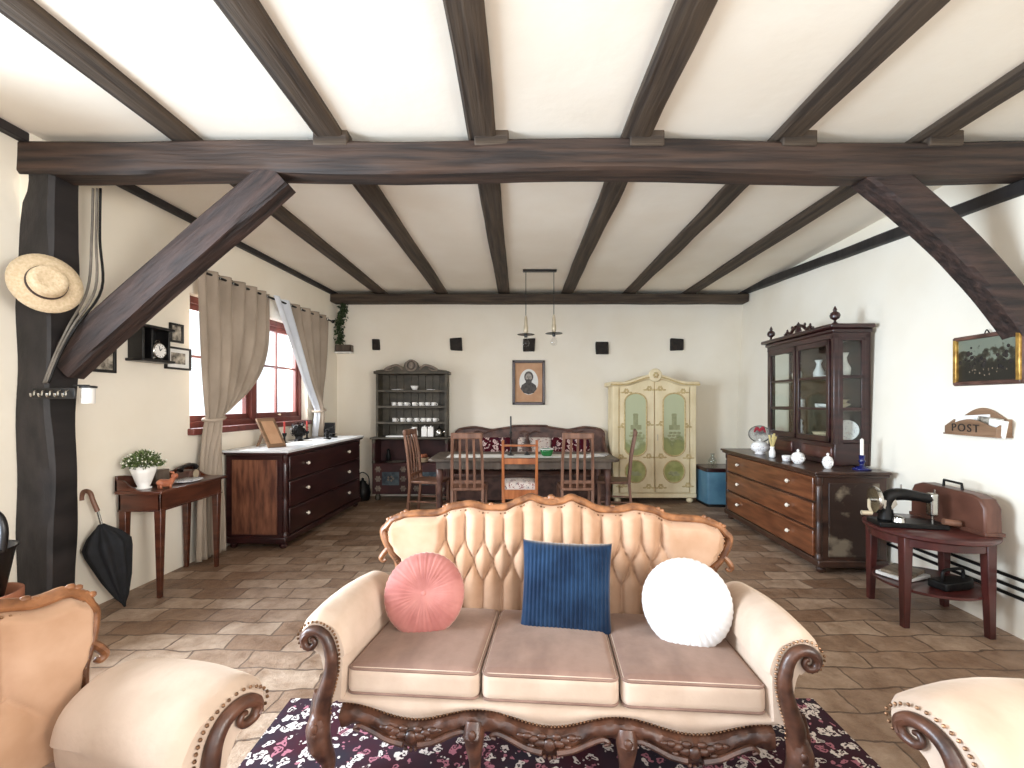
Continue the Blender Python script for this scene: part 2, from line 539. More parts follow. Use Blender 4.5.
    def ball(self, c, r, n=10, m=6, sc=(1, 1, 1)):
        c = Vector(c)
        rings = [[self.bm.verts.new(c + Vector((0, 0, -r * sc[2])))]]
        for j in range(1, m):
            a = -PI / 2 + PI * j / m
            rings.append([self.bm.verts.new(c + Vector((r * math.cos(a) * math.cos(2 * PI * k / n) * sc[0], r * math.cos(a) * math.sin(2 * PI * k / n) * sc[1], r * math.sin(a) * sc[2]))) for k in range(n)])
        rings.append([self.bm.verts.new(c + Vector((0, 0, r * sc[2])))])
        for A, B in zip(rings, rings[1:]):
            for k in range(n):
                j = (k + 1) % n
                if len(A) == 1:
                    self.face([A[0], B[j], B[k]])
                elif len(B) == 1:
                    self.face([A[k], A[j], B[0]])
                else:
                    self.face([A[k], A[j], B[j], B[k]])
        return self

    def rbox(self, c, half, r, n=8, crown=0, sag=0):
        """rounded soft box with a domed top"""
        c = Vector(c)
        hx, hy, hz = half
        ts = [-1 + 2 * i / n for i in range(n + 1)]

        def sp(h):
            e = r / h
            out = []
            k = max(3, n // 3)
            for i in range(k):
                out.append(-1 + e * i / k)
            mm = n
            for i in range(mm + 1):
                out.append(-1 + e + (2 - 2 * e) * i / mm)
            for i in range(1, k + 1):
                out.append(1 - e + e * i / k)
            return out
        X, Y, Z = sp(hx), sp(hy), sp(hz)
        cache = {}

        def V(px, py, pz):
            key = (round(px, 5), round(py, 5), round(pz, 5))
            if key in cache:
                return cache[key]
            p = Vector((px * hx, py * hy, pz * hz))
            q = Vector((max(-hx + r, min(hx - r, p.x)), max(-hy + r, min(hy - r, p.y)), max(-hz + r, min(hz - r, p.z))))
            d = p - q
            if d.length > 1e-9:
                p = q + d.normalized() * r
            wgt = (1 - (p.x / hx) ** 2) * (1 - (p.y / hy) ** 2)
            if p.z > 0:
                p.z += crown * wgt * (p.z / hz)
            else:
                p.z += sag * wgt * (-p.z / hz)
            v = self.bm.verts.new(c + p)
            cache[key] = v
            return v
        for s in (-1, 1):
            for A, B, fn in ((X, Y, lambda a, b: (a, b, s)), (X, Z, lambda a, b: (a, s, b)), (Y, Z, lambda a, b: (s, a, b))):
                for i in range(len(A) - 1):
                    for j in range(len(B) - 1):
                        self.face([V(*fn(A[i], B[j])), V(*fn(A[i + 1], B[j])), V(*fn(A[i + 1], B[j + 1])), V(*fn(A[i], B[j + 1]))])
        return self

    def move(self, mtx, since=0):
        self.bm.verts.ensure_lookup_table()
        for v in list(self.bm.verts)[since:]:
            v.co = mtx @ v.co
        return self

    def obj(self, name, m, parent=None, bevel=0, smooth=None, loc=None, rot=None):
        bmesh.ops.recalc_face_normals(self.bm, faces=self.bm.faces[:])
        me = bpy.data.meshes.new(name)
        self.bm.to_mesh(me)
        self.bm.free()
        me.materials.append(M[m] if isinstance(m, str) else m)
        if smooth is None or smooth:
            ang = R(38 if smooth is None else 180)
            me.polygons.foreach_set('use_smooth', [True] * len(me.polygons))
            if ang < PI - 0.01:
                me.set_sharp_from_angle(angle=ang)
        o = bpy.data.objects.new(name, me)
        C.objects.link(o)
        if parent:
            o.parent = parent
        if loc:
            o.location = loc
        if rot:
            o.rotation_euler = rot
        if bevel:
            b = o.modifiers.new('bevel', 'BEVEL')
            b.width = bevel
            b.segments = 2
            b.limit_method = 'ANGLE'
            b.angle_limit = R(40)
        return o


def thing(name, label, cat, loc=(0, 0, 0), rotz=0, group=None):
    o = bpy.data.objects.new(name, None)
    C.objects.link(o)
    o.location = loc
    o.rotation_euler = (0, 0, R(rotz))
    o.empty_display_size = 0.05
    o['label'] = label
    o['category'] = cat
    if group:
        o['group'] = group
    return o


def tag(o, label, cat, group=None, kind=None):
    o['label'] = label
    o['category'] = cat
    if group:
        o['group'] = group
    if kind:
        o['kind'] = kind
    return o


def struct(o, label=None, cat=None, group=None):
    o['kind'] = 'structure'
    if label:
        o['label'] = label
        o['category'] = cat
    if group:
        o['group'] = group
    return o


def copy_tree(o, parent=None):
    c = o.copy()
    C.objects.link(c)
    c.parent = parent
    for ch in list(o.children):
        copy_tree(ch, c)
    return c


def dup(root, loc, rotz=0, label=None):
    c = copy_tree(root)
    c.location = loc
    c.rotation_euler = (0, 0, R(rotz))
    if label:
        c['label'] = label
    return c


def ellipse(cx, cz, rx, rz, n=24):
    return [(cx + rx * math.cos(2 * PI * k / n), cz + rz * math.sin(2 * PI * k / n)) for k in range(n)]


def xl(Y):
    """inside face of the left wall"""
    return -3.12 + 0.052 * (Y - 3.2)


def xr(Y, z=0):
    """inside face of the right wall, which leans outward a little"""
    return 3.2 + 0.0545 * (Y - 3.3) + 0.05 * z


# ================================================================ THE ROOM
YB = 7.34      # back wall
ZC = 3.225      # ceiling plane
o = MB().box(-3.6, 3.9, -2.2, 7.7, -0.1, 0).obj('floor', 'floor', smooth=False)
struct(o)
o = MB().box(-3.6, 4.1, -2.2, 7.7, ZC, ZC + 0.1).obj('ceiling', 'ceil', smooth=False)
struct(o)
o = MB().box(-3.3, 3.95, YB, YB + 0.3, 0, ZC).obj('wall_back', 'plaster', smooth=False)
struct(o)


def skew(mb, f_in, th, y0, y1, z0, z1):
    """block between y0..y1, z0..z1 standing behind the inside face f_in(Y, z)"""
    v = []
    for z in (z0, z1):
        for y, t in ((y0, 0), (y1, 0), (y1, th), (y0, th)):
            v.append(mb.bm.verts.new((f_in(y, z) + t, y, z)))
    for f in ((3, 2, 1, 0), (4, 5, 6, 7), (0, 1, 5, 4), (1, 2, 6, 5), (2, 3, 7, 6), (3, 0, 4, 7)):
        mb.face([v[i] for i in f])


WY0, WY1, WZ0, WZ1 = 4.28, 6.42, 1.24, 2.52
fl = lambda Y, z: xl(Y)
mb = MB()
skew(mb, fl, -0.3, 2.95, WY0, 0, ZC)
skew(mb, fl, -0.3, WY1, YB, 0, ZC)
skew(mb, fl, -0.3, WY0, WY1, 0, WZ0)
skew(mb, fl, -0.3, WY0, WY1, WZ1, ZC)
struct(mb.obj('wall_left', 'plaster', smooth=False))
mb = MB()
skew(mb, lambda Y, z: -3.2, -0.3, 2.15, 2.97, 0, ZC)
struct(mb.obj('wall_entry', 'plaster', smooth=False))
mb = MB()
skew(mb, xr, 0.3, -0.2, YB + 0.1, 0, ZC)
struct(mb.obj('wall_right', 'plaster', smooth=False))


def timber(name, p0, p1, wd, ht, m, label, cat='beam', group=None, wob=0.012, seed=0, nseg=24, roll=(0, 0, 1), taper=1.0):
    """hand hewn timber from p0 to p1; ht measured along roll"""
    p0, p1 = Vector(p0), Vector(p1)
    L = (p1 - p0).length
    ax = (p1 - p0).normalized()
    up = Vector(roll)
    up = (up - ax * up.dot(ax)).normalized()
    sd = up.cross(ax).normalized()
    mb = MB()
    prof = []
    b = 0.18
    for x, z in ((-1, -1 + b), (-1 + b, -1), (0, -1), (1 - b, -1), (1, -1 + b), (1, 0), (1, 1 - b), (1 - b, 1), (0, 1), (-1 + b, 1), (-1, 1 - b), (-1, 0)):
        prof.append((x * wd / 2, z * ht / 2))
    rings = []
    for i in range(nseg + 1):
        x = L * i / nseg
        s = 1 + (taper - 1) * i / nseg
        ring = []
        for k, (a, c) in enumerate(prof):
            n1 = mnoise.noise(Vector((x * 2.1 + seed * 13.7, k * 0.37, seed * 3.1)))
            n2 = mnoise.noise(Vector((x * 0.7 + seed * 7.7, seed * 5.0, 9.2)))
            n3 = mnoise.noise(Vector((x * 0.7 + seed * 2.7, seed * 1.0, 29.2)))
            ring.append(mb.bm.verts.new((x, a * s + n1 * wob + n2 * wob * 1.2, c * s + n1 * wob + n3 * wob * 1.2)))
        rings.append(ring)
    n = len(prof)
    for A, B in zip(rings, rings[1:]):
        for k in range(n):
            mb.face([A[k], A[(k + 1) % n], B[(k + 1) % n], B[k]])
    mb.face(rings[0][::-1])
    mb.face(rings[-1])
    o = mb.obj(name, m)
    o.matrix_world = Matrix((ax, sd, up)).transposed().to_4x4()
    o.location = p0
    return struct(o, label, cat, group)


JX = [-2.17, -1.21, -0.24, 0.75, 1.72, 2.65]
JL = ['ceiling joist nearest the curtained window wall', 'ceiling joist second from the window wall, left of the middle pair',
      'ceiling joist above the sofa, left of the pendant lamp bar', 'ceiling joist just to the right of the pendant lamp bar',
      'ceiling joist running back toward the painted cream wardrobe', 'ceiling joist nearest the wall with the glazed cabinet']
for i, x in enumerate(JX):
    timber('ceiling_joist', (x, -1.2, 3.252), (x + 0.004, 7.3, 3.252), 0.175, 0.14, 'joist', 'weathered dark ' + JL[i], 'joist', 'joists under the white ceiling', 0.008, i + 1, 40)
for i, x in enumerate(JX[1:]):
    nm = ['second joist from the window wall', 'joist left of the pendant bar', 'joist right of the pendant bar', 'joist that runs to the wardrobe', 'joist nearest the glazed cabinet wall'][i]
    dx = 0.0 if i == 0 else 0.055
    pb = MB().box(-.11, .11, -.05, .05, -.055, .045).obj('packing_block', 'joist', bevel=.01, loc=(x + dx + .01, 2.965, 3.185))
    struct(pb, 'dark wood block on the cross beam under the ' + nm, 'block', 'packing blocks on the cross beam')
timber('cross_beam', (-3.2, 3.02, 3.07), (3.42, 3.02, 3.07), 0.18, 0.21, 'beam', 'long hewn dark oak cross beam spanning the room under the joists', 'beam', None, 0.02, 11, 60)
timber('wall_post', (-3.10, 3.03, 0), (-3.10, 3.03, 3.0), 0.23, 0.20, 'post', 'thick black wooden post holding up the cross beam', 'post', None, 0.016, 12, 40, roll=(0, 1, 0))
timber('corner_brace', (-2.985, 3.03, 1.735), (-1.575, 3.03, 2.995), 0.14, 0.215, 'brace', 'diagonal brown brace rising from the black post to the beam', 'brace', 'corner braces of the cross beam', 0.026, 13, 30)
b2 = MB()
pts = catmull([(2.30, 3.03, 3.02), (2.55, 3.03, 2.82), (2.86, 3.03, 2.54), (3.15, 3.03, 2.22), (3.42, 3.03, 1.86)], 7)
rings = []
for i, p in enumerate(pts):
    t = (pts[min(i + 1, len(pts) - 1)] - pts[max(i - 1, 0)]).normalized()
    nn = Vector((-t.z, 0, t.x))
    ring = []
    for k, (a, c) in enumerate(((-1, -.8), (-.8, -1), (0, -1), (.8, -1), (1, -.8), (1, 0), (1, .8), (.8, 1), (0, 1), (-.8, 1), (-1, .8), (-1, 0))):
        e = mnoise.noise(Vector((i * .35, k * .4, 4.4))) * .014
        ring.append(b2.bm.verts.new(p + nn * (a * .1 + e) + Vector((0, c * .085 + e, 0))))
    rings.append(ring)
for A, B in zip(rings, rings[1:]):
    for k in range(12):
        b2.face([A[k], A[(k + 1) % 12], B[(k + 1) % 12], B[k]])
b2.face(rings[0][::-1])
b2.face(rings[-1])
struct(b2.obj('corner_brace', 'brace'), 'diagonal dark brace curving down from the beam to the wall with the oil painting', 'brace', 'corner braces of the cross beam')
timber('plate_beam', (-2.94, 7.22, 3.115), (3.55, 7.22, 3.115), 0.24, 0.13, 'joist', 'dark beam along the top of the back wall carrying the joist ends', 'beam', None, 0.006, 15, 40)
timber('trim_1', (xl(3.3) + 0.02, 3.3, ZC - 0.03), (xl(7.3) + 0.02, 7.3, ZC - 0.03), 0.05, 0.06, 'post', 'thin black batten along the top of the window wall', 'trim', None, 0.003, 16, 20)
timber('trim_2', (-3.17, 2.2, ZC - 0.03), (-3.17, 2.95, ZC - 0.03), 0.06, 0.06, 'post', 'short black batten above the wall beside the black post', 'trim', None, 0.003, 17, 6)
timber('trim_3', (3.33, 2.6, 2.88), (3.53, 7.3, 3.25), 0.12, 0.095, 'post', 'sloping black timber along the top of the glazed cabinet wall', 'beam', None, 0.006, 18, 30)

# black ends of beams let into the back wall
for x, z, wx, hz, lb in ((-2.27, 2.42, .11, .17, 'narrow black beam end on the back wall beside the green garland'),
                         (-1.00, 2.42, .19, .2, 'black beam end on the back wall above the grey dresser'),
                         (0.16, 2.41, .19, .2, 'black beam end on the back wall behind the pendant bulbs'),
                         (1.32, 2.36, .19, .19, 'tilted black beam end between the pendant lamp and the wardrobe'),
                         (2.51, 2.41, .2, .19, 'black beam end on the back wall above the painted wardrobe')):
    mb = MB().box(-wx / 2, wx / 2, 0, 0.12, -hz / 2, hz / 2)
    for v in mb.bm.verts:
        v.co += Vector((random.uniform(-.012, .012), 0, random.uniform(-.012, .012)))
    o = mb.obj('beam_end', 'endgrain', bevel=0.012, loc=(x, YB - 0.045, z))
    struct(o, lb, 'beam', 'black beam ends on the back wall')

# ---- window in the left wall
ang = math.atan(0.052)
win = struct(bpy.data.objects.new('window_1', None), 'red-brown wooden casement window behind the taupe curtains', 'window')
C.objects.link(win)
win.location = (xl(WY0) - 0.13, WY0, WZ0)
win.rotation_euler = (0, 0, -ang)
LW, HW = (WY1 - WY0) / math.cos(ang), WZ1 - WZ0
mb = MB()
mb.box(-.05, .05, 0, .07, 0, HW).box(-.05, .05, LW - .07, LW, 0, HW).box(-.05, .05, 0, LW, 0, .07).box(-.05, .05, 0, LW, HW - .07, HW)
mb.obj('window_frame', 'window_red', win, bevel=.006)
MB().box(-.045, .06, LW * .5 - .05, LW * .5 + .05, .06, HW - .06).obj('centre_post', 'window_red', win, bevel=.008)
MB().box(-.06, .19, -.02, LW + .02, -.05, .012).obj('window_sill', 'window_red', win, bevel=.01)
for k in range(2):
    a = .07 if k == 0 else LW * .5 + .05
    b = LW * .5 - .05 if k == 0 else LW - .07
    mb = MB()
    mb.box(-.02, .03, a, a + .05, .07, HW - .07).box(-.02, .03, b - .05, b, .07, HW - .07)
    mb.box(-.02, .03, a, b, .07, .13).box(-.02, .03, a, b, HW - .13, HW - .07)
    m_ = (a + b) / 2
    mb.box(-.012, .022, m_ - .012, m_ + .012, .1, HW - .1).box(-.012, .022, a, b, HW * .55 - .012, HW * .55 + .012)
    sash = mb.obj('casement_sash', 'window_red', win, bevel=.004)
    MB().box(0, .006, a + .04, b - .04, .12, HW - .12).obj('pane', 'glass', sash, smooth=False)
    MB().tube((.03, m_, .1), (.055, m_, .1), .006).ball((.06, m_, .1), .012).obj('casement_knob', 'brass', sash)

# heating pipes low along the right wall and round the corner
for k, z in enumerate((.26, .315, .375)):
    pts = [(xr(2.3, z) - .03 - 0 * k, 2.3, z), (xr(7.2, z) - .03, 7.26, z), (2.72, 7.29, z - .06)]
    o = MB().path([pts[0], pts[1]], .012, 8).path([pts[1], pts[2]], .012, 8).obj('heating_pipe', 'iron')
    tag(o, ['lowest of the three dark pipes along the wall behind the round table', 'middle of the three dark pipes along the wall behind the round table',
            'topmost of the three dark pipes along the wall behind the round table'][k], 'pipe', 'heating pipes along the wall')


# ================================================================ CARVED UPHOLSTERED SUITE
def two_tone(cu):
    """brown velvet where faces point up, cream velvet on all the others"""
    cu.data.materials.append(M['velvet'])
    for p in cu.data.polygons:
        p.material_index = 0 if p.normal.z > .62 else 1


def settee(name, label, cat, loc, rotz, hw, ncush, dep, tops, tuft, af=1.0, group=None):
    """hw: half of the inner seat width. tops: outline of the back as (|x|/W, z)."""
    T = thing(name, label, cat, loc, rotz, group)
    W = hw + .114
    # ---- seat base with a wavy lower edge
    xs = [i / 40 for i in range(41)]
    legx = [-.36 * hw, .36 * hw] if ncush > 1 else []

    def wave(x):
        """lower edge of the fabric band"""
        if ncush == 1:
            return .262 - .028 * math.cos(2 * PI * x / (2 * hw))
        k = 3
        ph = (x + hw) / (2 * hw) * k
        return .262 - .026 * math.cos(2 * PI * (ph % 1) + PI) * 1
    mb = MB()

    def fband(u, v):
        x = -hw - .03 + u * (2 * hw + .06)
        lowz = wave(max(-hw, min(hw, x)))
        if v < .5:
            t = v / .5
            return Vector((x, .035 - .025 * math.sin(PI * t), lowz + (.335 - lowz) * t))
        t = (v - .5) / .5
        return Vector((x, .035 + t * (dep - .06), .335))
    mb.grid(fband, 60, 14)
    mb.box(-hw - .03, hw + .03, .05, dep + .02, .25, .33)
    base = mb.obj('seat_base', 'velvet', T, smooth=True)
    nb = MB()
    n = int((2 * hw) / .014)
    for i in range(n + 1):
        x = -hw + 2 * hw * i / n
        nb.ball((x, .028, wave(x) + .004), .0052, 6, 4)
    nb.obj('nail_trim', 'nail', base)
    # ---- carved apron
    mb = MB()

    def lowz(x):
        if ncush == 1:
            q = abs(x) / hw
            return lerp_list([0, .25, .6, 1.0], [.135, .16, .215, .2], q)
        ph = ((x + hw) / (2 * hw) * 3) % 1
        q = abs(ph - .5) * 2
        return lerp_list([0, .3, .62, .9, 1.0], [.135, .155, .205, .215, .2], q)

    def fap(u, v):
        x = -hw - .02 + u * (2 * hw + .04)
        a, b = lowz(max(-hw, min(hw, x))), wave(max(-hw, min(hw, x)))
        t = abs(v * 2 - 1)
        z = a + (b - a) * (v * 2 if v < .5 else 2 - v * 2)
        y = .02 - .018 * math.sin(PI * (v * 2)) if v < .5 else .05
        y += .004 * math.sin(x * 90) * math.sin(z * 120) if v < .5 else 0
        return Vector((x, y, z))
    mb.grid(fap, 120, 12)
    ap = mb.obj('apron', 'carved', T)
    # carved sprays on every lobe
    mb = MB()
    cs = [0] if ncush == 1 else [-2 * hw / 3, 0, 2 * hw / 3]
    for cx in cs:
        mb.ball((cx, .0, .19), .024, 10, 6, (1, .6, 1))
        for s in (-1, 1):
            for k, (dx, dz, r) in enumerate(((.035, .005, .02), (.06, .018, .018), (.085, .028, .016), (.045, -.022, .016), (.028, .03, .015), (.11, .03, .012), (.07, -.008, .013))):
                mb.ball((cx + s * dx, .002, .19 + dz), r, 8, 5, (1.25, .6, .75))
            c = catmull([(cx + s * .03, -.004, .165), (cx + s * .09, -.004, .178), (cx + s * .15, -.002, .205), (cx + s * .2, 0, .222), (cx + s * .225, .0, .21), (cx + s * .205, 0, .2)], 5)
            mb.path(c, [.013, .012, .011, .01, .007, .005], 6)
        for k in range(7):
            a = PI + PI * k / 6
            mb.ball((cx + .04 * math.cos(a), .0, .172 + .03 * math.sin(a)), .009, 6, 4)
    mb.obj('carved_spray', 'carved', ap)
    # ---- legs
    for x in legx:
        mb = MB()
        mb.path([(x, .02, .25), (x, .0, .215), (x, .012, .16), (x, .03, .09), (x, .03, .03), (x, .015, 0)], [.036, .042, .034, .024, .02, .026], 10)
        mb.ball((x, -.03, .225), .02, 8, 5, (.9, .6, 1.2))
        mb.obj('leg', 'carved', T)
    for s in (-1, 1):
        # rear leg
        MB().bar((s * (hw - .02), dep, .3), (s * (hw - .02), dep + .1, 0), .05, .035).obj('leg', 'carved', T, bevel=.005)
        # cabriole front leg
        c = catmull([(s * (hw + .085), -.005, .27), (s * (hw + .095), -.015, .215), (s * (hw + .082), -.02, .15), (s * (hw + .06), -.005, .08), (s * (hw + .065), -.01, .025), (s * (hw + .075), -.03, .0)], 5)
        mb = MB().path(c, [.036, .046, .042, .028, .022, .03], 12)
        for k in range(4):
            mb.ball((s * (hw + .09), -.055, .235 - k * .03), .018 - .002 * k, 8, 5, (.8, .6, 1.1))
        br = catmull([(s * (hw + .12), .03, .33), (s * (hw + .135), .03, .24), (s * (hw + .12), .03, .17), (s * (hw + .095), .02, .165)], 5)
        mb.path(br, [.016, .02, .018, .01], 8)
        mb.obj('leg', 'carved', T)
        # ---- arm
        prof = catmull([(0, 0, .29), (-.004, 0, .38), (-.008, 0, .47), (.0, 0, .54), (.022, 0, .59), (.062, 0, .625), (.11, 0, .636), (.152, 0, .617), (.176, 0, .58), (.168, 0, .542), (.138, 0, .522), (.108, 0, .505), (.09, 0, .46), (.08, 0, .37), (.085, 0, .25)], 4)
        L = dep - .04
        mb = MB()

        def farm(u, v):
            q = u * (len(prof) - 1)
            i = min(int(q), len(prof) - 2)
            p = prof[i].lerp(prof[i + 1], q - i)
            if p.z > .5 and af != 1:
                p = Vector((.10 + (p.x - .10) * af, 0, p.z + (af - 1) * .05))
            elif af != 1:
                p = Vector((.10 + (p.x - .10) * af, 0, p.z))
            cx, cz = .075, .5
            # rounded front, slimmer toward the back
            g = 1 - .16 * max(0, 1 - v / .09) ** 2 - .25 * max(0, (v - .86) / .14) ** 2
            if p.z > .5:
                p = Vector((.085 + (p.x - .085) * 1.13, 0, .555 + (p.z - .555) * 1.13))
            k = 1 - .06 * v ** 2
            x = cx + (p.x - cx) * g
            z = cz + (p.z - cz) * g
            if p.z > .5:
                x = .05 + (x - .05) * k
                z = z + .012 * math.sin(PI * min(1, v * 1.2)) - .045 * v * v
                # gathered pleats near the scroll
                if v < .3:
                    z += .0035 * math.sin(u * 46) * (1 - v / .3)
            return Vector((s * (hw + x), v * L, z))
        vs = mb.grid(farm, 64, 26)
        mb.face(vs[0])
        mb.face(vs[-1])
        arm = mb.obj('arm', 'velvet', T)
        # wooden scroll on the front of the arm
        sc = catmull([(.082, -.012, .24), (.08, -.012, .31), (.06, -.012, .38), (.044, -.012, .45), (.046, -.012, .52), (.066, -.012, .572), (.1, -.012, .597), (.138, -.012, .592), (.16, -.012, .565), (.152, -.012, .535), (.128, -.012, .528), (.112, -.012, .545), (.118, -.012, .563), (.13, -.012, .56)], 5)
        sc = [Vector((s * (hw + p.x), p.y, p.z)) if p.z < .5 else Vector((s * (hw + .09 + (p.x - .09) * .94), p.y, .50 + (p.z - .50) * .94)) for p in sc]
        if af != 1:
            sc = [Vector((s * (hw + .10 + (abs(p.x) - hw - .10) * (1 + (af - 1) * .7)), p.y, p.z + (af - 1) * .05 * (p.z > .5))) for p in sc]
        mb = MB().path(sc, [.032, .034, .03, .026, .024, .022, .021, .02, .017, .015, .013, .011, .009, .007], 10)
        mb.path([p + Vector((0, -.014, 0)) for p in sc[6:45]], .006, 6)
        mb.obj('arm_scroll', 'carved', arm)
        mb = MB()
        inner = catmull([(.052, .0, .25), (.048, .0, .32), (.03, -.002, .38), (.016, -.002, .45), (.018, -.002, .525), (.042, -.002, .59), (.095, -.002, .622), (.145, -.002, .616), (.183, -.002, .572), (.17, -.002, .525), (.13, -.002, .508)], 9)
        acc = 0
        last = inner[0]
        for p in inner:
            acc += (p - last).length
            last = p
            if acc > .0135:
                acc = 0
                px_ = p.x if af == 1 else .10 + (p.x - .10) * (1 + (af - 1) * .75)
                mb.ball((s * (hw + px_), p.y - .004, p.z + (af - 1) * .055 * (p.z > .5)), .0055, 6, 4)
        mb.obj('nail_trim', 'nail', arm)
    # ---- seat cushions
    cw = 2 * hw / ncush
    for k in range(ncush):
        cx = -hw + cw * (k + .5)
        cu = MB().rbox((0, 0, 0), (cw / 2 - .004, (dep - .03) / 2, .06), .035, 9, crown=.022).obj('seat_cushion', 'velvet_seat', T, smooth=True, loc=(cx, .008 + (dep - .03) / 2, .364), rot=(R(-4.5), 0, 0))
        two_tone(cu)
        for zz in (.044, -.046):
            a, b = cw / 2 - .008, (dep - .03) / 2 - .004
            loop = []
            for px, py in ((1, 1), (-1, 1), (-1, -1), (1, -1)):
                for q in range(5):
                    t = {(1, 1): 0, (-1, 1): 90, (-1, -1): 180, (1, -1): 270}[(px, py)] + q * 22.5
                    loop.append((px * (a - .03) + .03 * math.cos(R(t)), py * (b - .03) + .03 * math.sin(R(t)), zz))
            MB().path(loop, .0055, 6, closed=True).obj('piping', 'velvet_seat', cu)
    # ---- tufted back
    zs, ws = [p[0] for p in tops], [p[1] for p in tops]

    def top(x):
        q = abs(x) / W
        for i in range(len(zs) - 1):
            if q <= zs[i + 1]:
                t = (q - zs[i]) / (zs[i + 1] - zs[i])
                t = t * t * (3 - 2 * t)
                return ws[i] + (ws[i + 1] - ws[i]) * t
        return ws[-1]

    def wid(z):
        zz = (z - .4) / (tops[0][1] - .4)
        return W * lerp_list([0, .3, .42, .52, .62, .78, 1.0], [.87, .88, .90, .95, .985, 1.0, 1.0], zz)

    def yb(z):
        return dep + .02 + .13 * (z - .4)
    zb = .36
    a, dz = tuft['a'], tuft['dz']
    z1 = tuft['z1']

    def fb(u, v):
        uu = -1 + 2 * u
        zt = top(uu * W)
        z = zb + (zt - zb) * v
        x = uu * wid(z)
        edge = min(1, (1 - abs(uu)) / .05) * min(1, (1 - v) / .06)
        edge = math.sqrt(max(0, edge))
        t = (z1 - z) / (2 * dz)
        tt = max(0, min(tuft['rows'] / 2, t))
        h = 1.0
        if abs(x) < tuft['xmax'] + a * .5:
            xo = x / a + tuft.get('off', 0)
            f = (abs(math.sin(PI * (xo - tt))) * abs(math.sin(PI * (xo + tt)))) ** .36
            f = .06 + .94 * f
            side = max(0, (abs(x) - tuft['xmax']) / (a * .5))
            h = f + (1 - f) * min(1, side)
            if t < 0:      # pleats relax toward the top rail
                h = h + (1 - h) * min(.4, -t * .45)
            if t > tuft['rows'] / 2:
                h = h + (1 - h) * .2
        return Vector((x, yb(z) - .058 * edge * h - .008 * edge, z))
    nu, nv = int(2 * W / .0075), 66
    mb = MB()
    mb.grid(fb, nu, nv)
    bk = mb.obj('tufted_back', 'velvet_back', T, smooth=True)
    mb = MB()
    for r in range(tuft['rows'] + 1):
        z = z1 - r * dz
        off = (.5 if r % 2 else 0) + tuft.get('off', 0)
        for k in range(-12, 13):
            x = (k + off) * a
            if abs(x) <= tuft['xmax'] + .001:
                mb.ball((x, yb(z) - .016, z), .0095, 8, 5, (1, .6, 1))
    mb.obj('tuft_button', 'velvet_back', bk)
    # plain rear shell
    mb = MB()

    def fr(u, v):
        uu = -1 + 2 * u
        z = .28 + (top(uu * W) - .28) * v
        return Vector((uu * wid(z), yb(z) + .055 * math.sqrt(max(0, 1 - uu ** 4)), z))
    mb.grid(fr, 40, 12)
    mb.obj('back_cover', 'velvet', T, smooth=True)
    # ---- carved rail round the back
    zE = tops[-1][1]
    left = []
    for q in (.995, .96, .9, .84, .78, .72, .66, .6, .54, .48, .42, .36, .3, .25, .2, .16, .12, .08, .04):
        left.append((q * W, top(q * W) + .012))
    ear = [(W * .905, zE - .27), (W * .91, zE - .22), (W * .925, zE - .165), (W * .965, zE - .12), (W * 1.005, zE - .06), (W * 1.018, zE - .01)]
    right = ear + left
    outline = [Vector((x, yb(z) + .0, z)) for x, z in right] + [Vector((0, yb(top(0)), top(0) + .012))] + [Vector((-x, yb(z), z)) for x, z in reversed(right)]
    sm = catmull(outline, 4)
    mb = MB().path(sm, .026, 10, flat=.85)
    mb.path([p + Vector((0, -.021, -.004)) for p in sm], .009, 6)
    rail = mb.obj('top_rail', 'gilt_wood', T)
    mb = MB()
    # crest ornament, leaf clusters and ear scrolls, each a carving of its own
    zc = top(0) + .02
    mb.ball((0, yb(zc) - .01, zc + .018), .02, 10, 6, (1.1, .7, 1))
    for s in (-1, 1):
        for k, (dx, dz_, r) in enumerate(((.028, .012, .015), (.052, .004, .014), (.076, .01, .011), (.1, .012, .009))):
            mb.ball((s * dx, yb(zc) - .012, zc + dz_), r, 8, 5, (1.3, .7, .8))
    mb.obj('crest_carving', 'gilt_wood', rail)
    for s in (-1, 1):
        ex, ez = W * .985, zE - .15
        spiral = catmull([(s * (ex - .005), yb(ez) - .01, ez + .05), (s * (ex + .02), yb(ez) - .012, ez + .02), (s * (ex + .035), yb(ez) - .014, ez - .005), (s * (ex + .022), yb(ez) - .014, ez - .022), (s * (ex + .006), yb(ez) - .014, ez - .012)], 4)
        MB().path(spiral, [.014, .015, .014, .011, .008], 8).obj('ear_scroll', 'gilt_wood', rail)
        for q in (.965, .88, .62, .36):
            x = q * W
            z = top(x) + .02
            mb = MB()
            for dx, dz_ in ((-.02, .0), (0, .01), (.02, .0)):
                mb.ball((s * (x + dx), yb(z) - .012, z + dz_), .013, 8, 5, (1.2, .8, .9))
            mb.obj('leaf_carving', 'gilt_wood', rail)
    mb = MB()
    acc = 0
    last = sm[0]
    cz = .6
    for p in sm:
        d = p - last
        n_ = max(1, int(d.length / .007))
        for k in range(n_):
            q = last + d * ((k + 1) / n_)
            acc += d.length / n_
            if acc > .0145:
                acc = 0
                c = Vector((q.x * .965 if abs(q.x) > .8 * W else q.x, q.y, q.z - (.026 if abs(q.x) < .97 * W else .0)))
                mb.ball((c.x, yb(c.z) - .03, c.z), .0055, 6, 4)
        last = p
    mb.obj('nail_trim', 'nail', bk)
    return T


